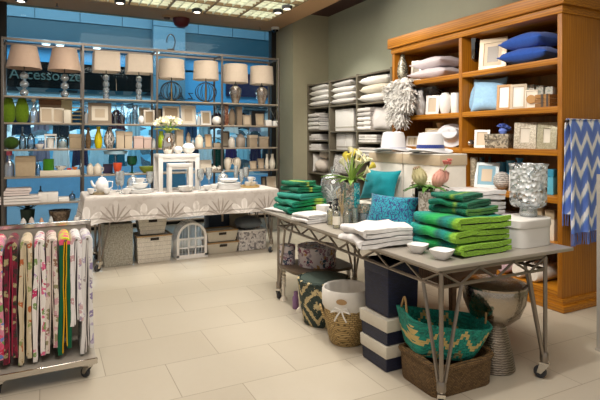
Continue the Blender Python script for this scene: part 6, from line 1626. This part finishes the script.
# lower rows
lfold(314, 1.48, 2, .30, .04, 'grey folded cover in the narrow left cubby, %s', [LW[3], LW[1]], layers=1); lfold(323.5, 1.48, 3, .30, .034, 'white folded cover in the narrow left cubby, %s', [LW[2]], layers=1)
lfold(314, 1.30, 2, .32, .045, 'white folded cover in the fourth left cubby, %s', [LW[0], LW[2]], layers=1); lfold(323.5, 1.30, 3, .30, .036, 'loosely folded white cover in the fourth left cubby, %s', [LW[2], LW[0]], layers=1, rz=.15)
lfold(364, 1.45, 3, .36, .038, 'white folded sheet in the third right cubby, %s', [LW[0], LW[2]], layers=1); lfold(380, 1.45, 3, .30, .036, 'white rolled-edge sheet next to the bookcase, %s', [LW[2]], layers=1)
lfold(366, 1.25, 3, .42, .04, 'cream folded sheet in the fourth right cubby, %s', [LW[1], LW[2]], layers=1)
PL = plain('#d9cdc0', .9, bs=60, bstr=.8)
for q, px in enumerate((309.5, 313.5, 317.5)):
    (X, Y, _), D = lin_at(px, .9, .14, .17); cushion('small_cushion', 'slim white cushion standing upright in the low left cubby, %s of three' % ['first','middle','last'][q], 'cushion', (X, Y, .902), -PI/2+.9, .26, .34, .08, LW[0], 1.45, None, q)
for q, (px, zz, r) in enumerate(((324, .902, .17), (326, 1.12, .12))):
    (X, Y, _), D = lin_at(px, .9, .18); single(MB().lathe([(0,0)]+[(r*math.sin(PI*j/9), r*.72-r*.72*math.cos(PI*j/9)) for j in range(1,9)]+[(0,r*1.44)], 22), 'plush_ball', PL, ['large beige plush ball in the low left cubby', 'small beige plush ball resting on the large one'][q], 'plush ball', (X, Y, .902 if q == 0 else .902+.17*1.44+.002))
for q, px in enumerate((336, 346)):
    (X, Y, _), D = lin_at(px, .9, .10); cushion('woven_cushion', ['grey woven cushion standing in the low middle cubby, left', 'grey woven cushion standing in the low middle cubby, right'][q], 'cushion', (X, Y, .902), -PI/2+.2, .36, .36, .12, m_patch('woven_grey', ['#b9b4b0','#9a9692','#d0ccc8'], 70, rough=.9), 1.42, None, 4+q)
# ================= camera, light, view =================
cam = bpy.data.cameras.new('camera'); co = bpy.data.objects.new('camera', cam); COL.objects.link(co)
cam.sensor_fit = 'HORIZONTAL'; cam.sensor_width = 36; cam.lens = 36*FOC/600; cam.shift_y = (HOR-200)/600
co.location = (0,0,EYE); co.rotation_euler = (PI/2, 0, -math.atan2(D0, D1)); SC.camera = co
cam.clip_start = .05
def area(name, loc, aim, sx, sy, w, col):
    l = bpy.data.lights.new(name, 'AREA'); l.shape = 'RECTANGLE'; l.size = sx; l.size_y = sy; l.energy = w; l.color = col
    o = bpy.data.objects.new(name, l); COL.objects.link(o); o.location = loc
    o.rotation_euler = (Vector(aim)-Vector(loc)).to_track_quat('-Z', 'Y').to_euler(); return o
def spot(name, loc, aim, w, col=(1,.9,.76), ang=55, blend=.6, r=.06):
    l = bpy.data.lights.new(name, 'SPOT'); l.energy = w; l.color = col; l.spot_size = math.radians(ang); l.spot_blend = blend; l.shadow_soft_size = r
    o = bpy.data.objects.new(name, l); COL.objects.link(o); o.location = loc
    o.rotation_euler = (Vector(aim)-Vector(loc)).to_track_quat('-Z', 'Y').to_euler(); return o
WARM = (1, .94, .86)
NEUT = (1, .95, .88)
area('ceiling_fill_near', (1.2, 1.2, 3.55), (1.2, 1.2, 0), 2.4, 2.4, 95, WARM)  # added soft fill below the plain ceiling, no fixture here
area('ceiling_fill_middle', (1.6, 4.2, 3.55), (1.6, 4.2, 0), 2.4, 1.6, 70, WARM)  # added soft fill, stands clear of the louvre panels
area('ceiling_fill_window', (2.0, 6.4, 3.58), (2.0, 6.4, 0), 2.8, 1.6, 55, WARM)  # added soft fill just under the louvres, besides their own glow
spot('table_spot', (.9, 5.6, 3.5), (1.3, 6.5, .85), 150, NEUT, 60)
spot('table_spot', (2.0, 5.6, 3.5), (2.2, 6.5, .85), 110, NEUT, 60)
spot('rack_spot', (.2, 5.2, 3.5), (.0, 7.4, 1.3), 85, NEUT, 70)
spot('rack_spot', (2.2, 5.4, 3.5), (2.3, 7.4, 1.3), 70, NEUT, 70)
spot('display_spot', (1.7, 2.0, 3.5), (2.5, 2.7, .8), 135, NEUT, 60)
spot('display_spot', (1.5, 3.6, 3.5), (2.4, 3.9, .9), 110, NEUT, 60)
spot('bookcase_spot', (1.0, 3.6, 3.45), (4.2, 4.7, 1.75), 260, NEUT, 42)
spot('bookcase_spot', (1.0, 2.4, 3.45), (4.2, 3.4, 1.6), 260, NEUT, 42)
spot('linen_spot', (2.9, 6.2, 3.5), (4.4, 6.9, 1.8), 130, NEUT, 60)
spot('wall_fill_spot', (2.9, 5.0, 3.5), (4.7, 5.2, 3.0), 60, NEUT, 80)  # extra spot added to brighten the right wall
spot('towel_spot', (-.2, 2.0, 3.5), (-.1, 3.6, .6), 70, NEUT, 50)
area('mall_light', (1.5, 10.4, 4.9), (2, 13, 2.0), 7, 1.2, 200, (.86, .98, 1))
area('mall_shop_light', (1.5, 14.2, 2.5), (1.5, 13.6, 0), 7, .5, 170, (.85, .95, 1))
w = bpy.data.worlds.new('world'); SC.world = w; w.use_nodes = True
w.node_tree.nodes['Background'].inputs[0].default_value = (1, .95, .89, 1); w.node_tree.nodes['Background'].inputs[1].default_value = .5
SC.view_settings.view_transform = 'Standard'; SC.view_settings.look = 'None'; SC.view_settings.gamma = 1; SC.view_settings.exposure = 0
SC.cycles.use_denoising = True; SC.cycles.max_bounces = 8; SC.cycles.transparent_max_bounces = 24
SC.cycles.diffuse_bounces = 3; SC.cycles.glossy_bounces = 3; SC.cycles.transmission_bounces = 4
SC.cycles.caustics_reflective = False; SC.cycles.caustics_refractive = False; SC.cycles.sample_clamp_indirect = 4
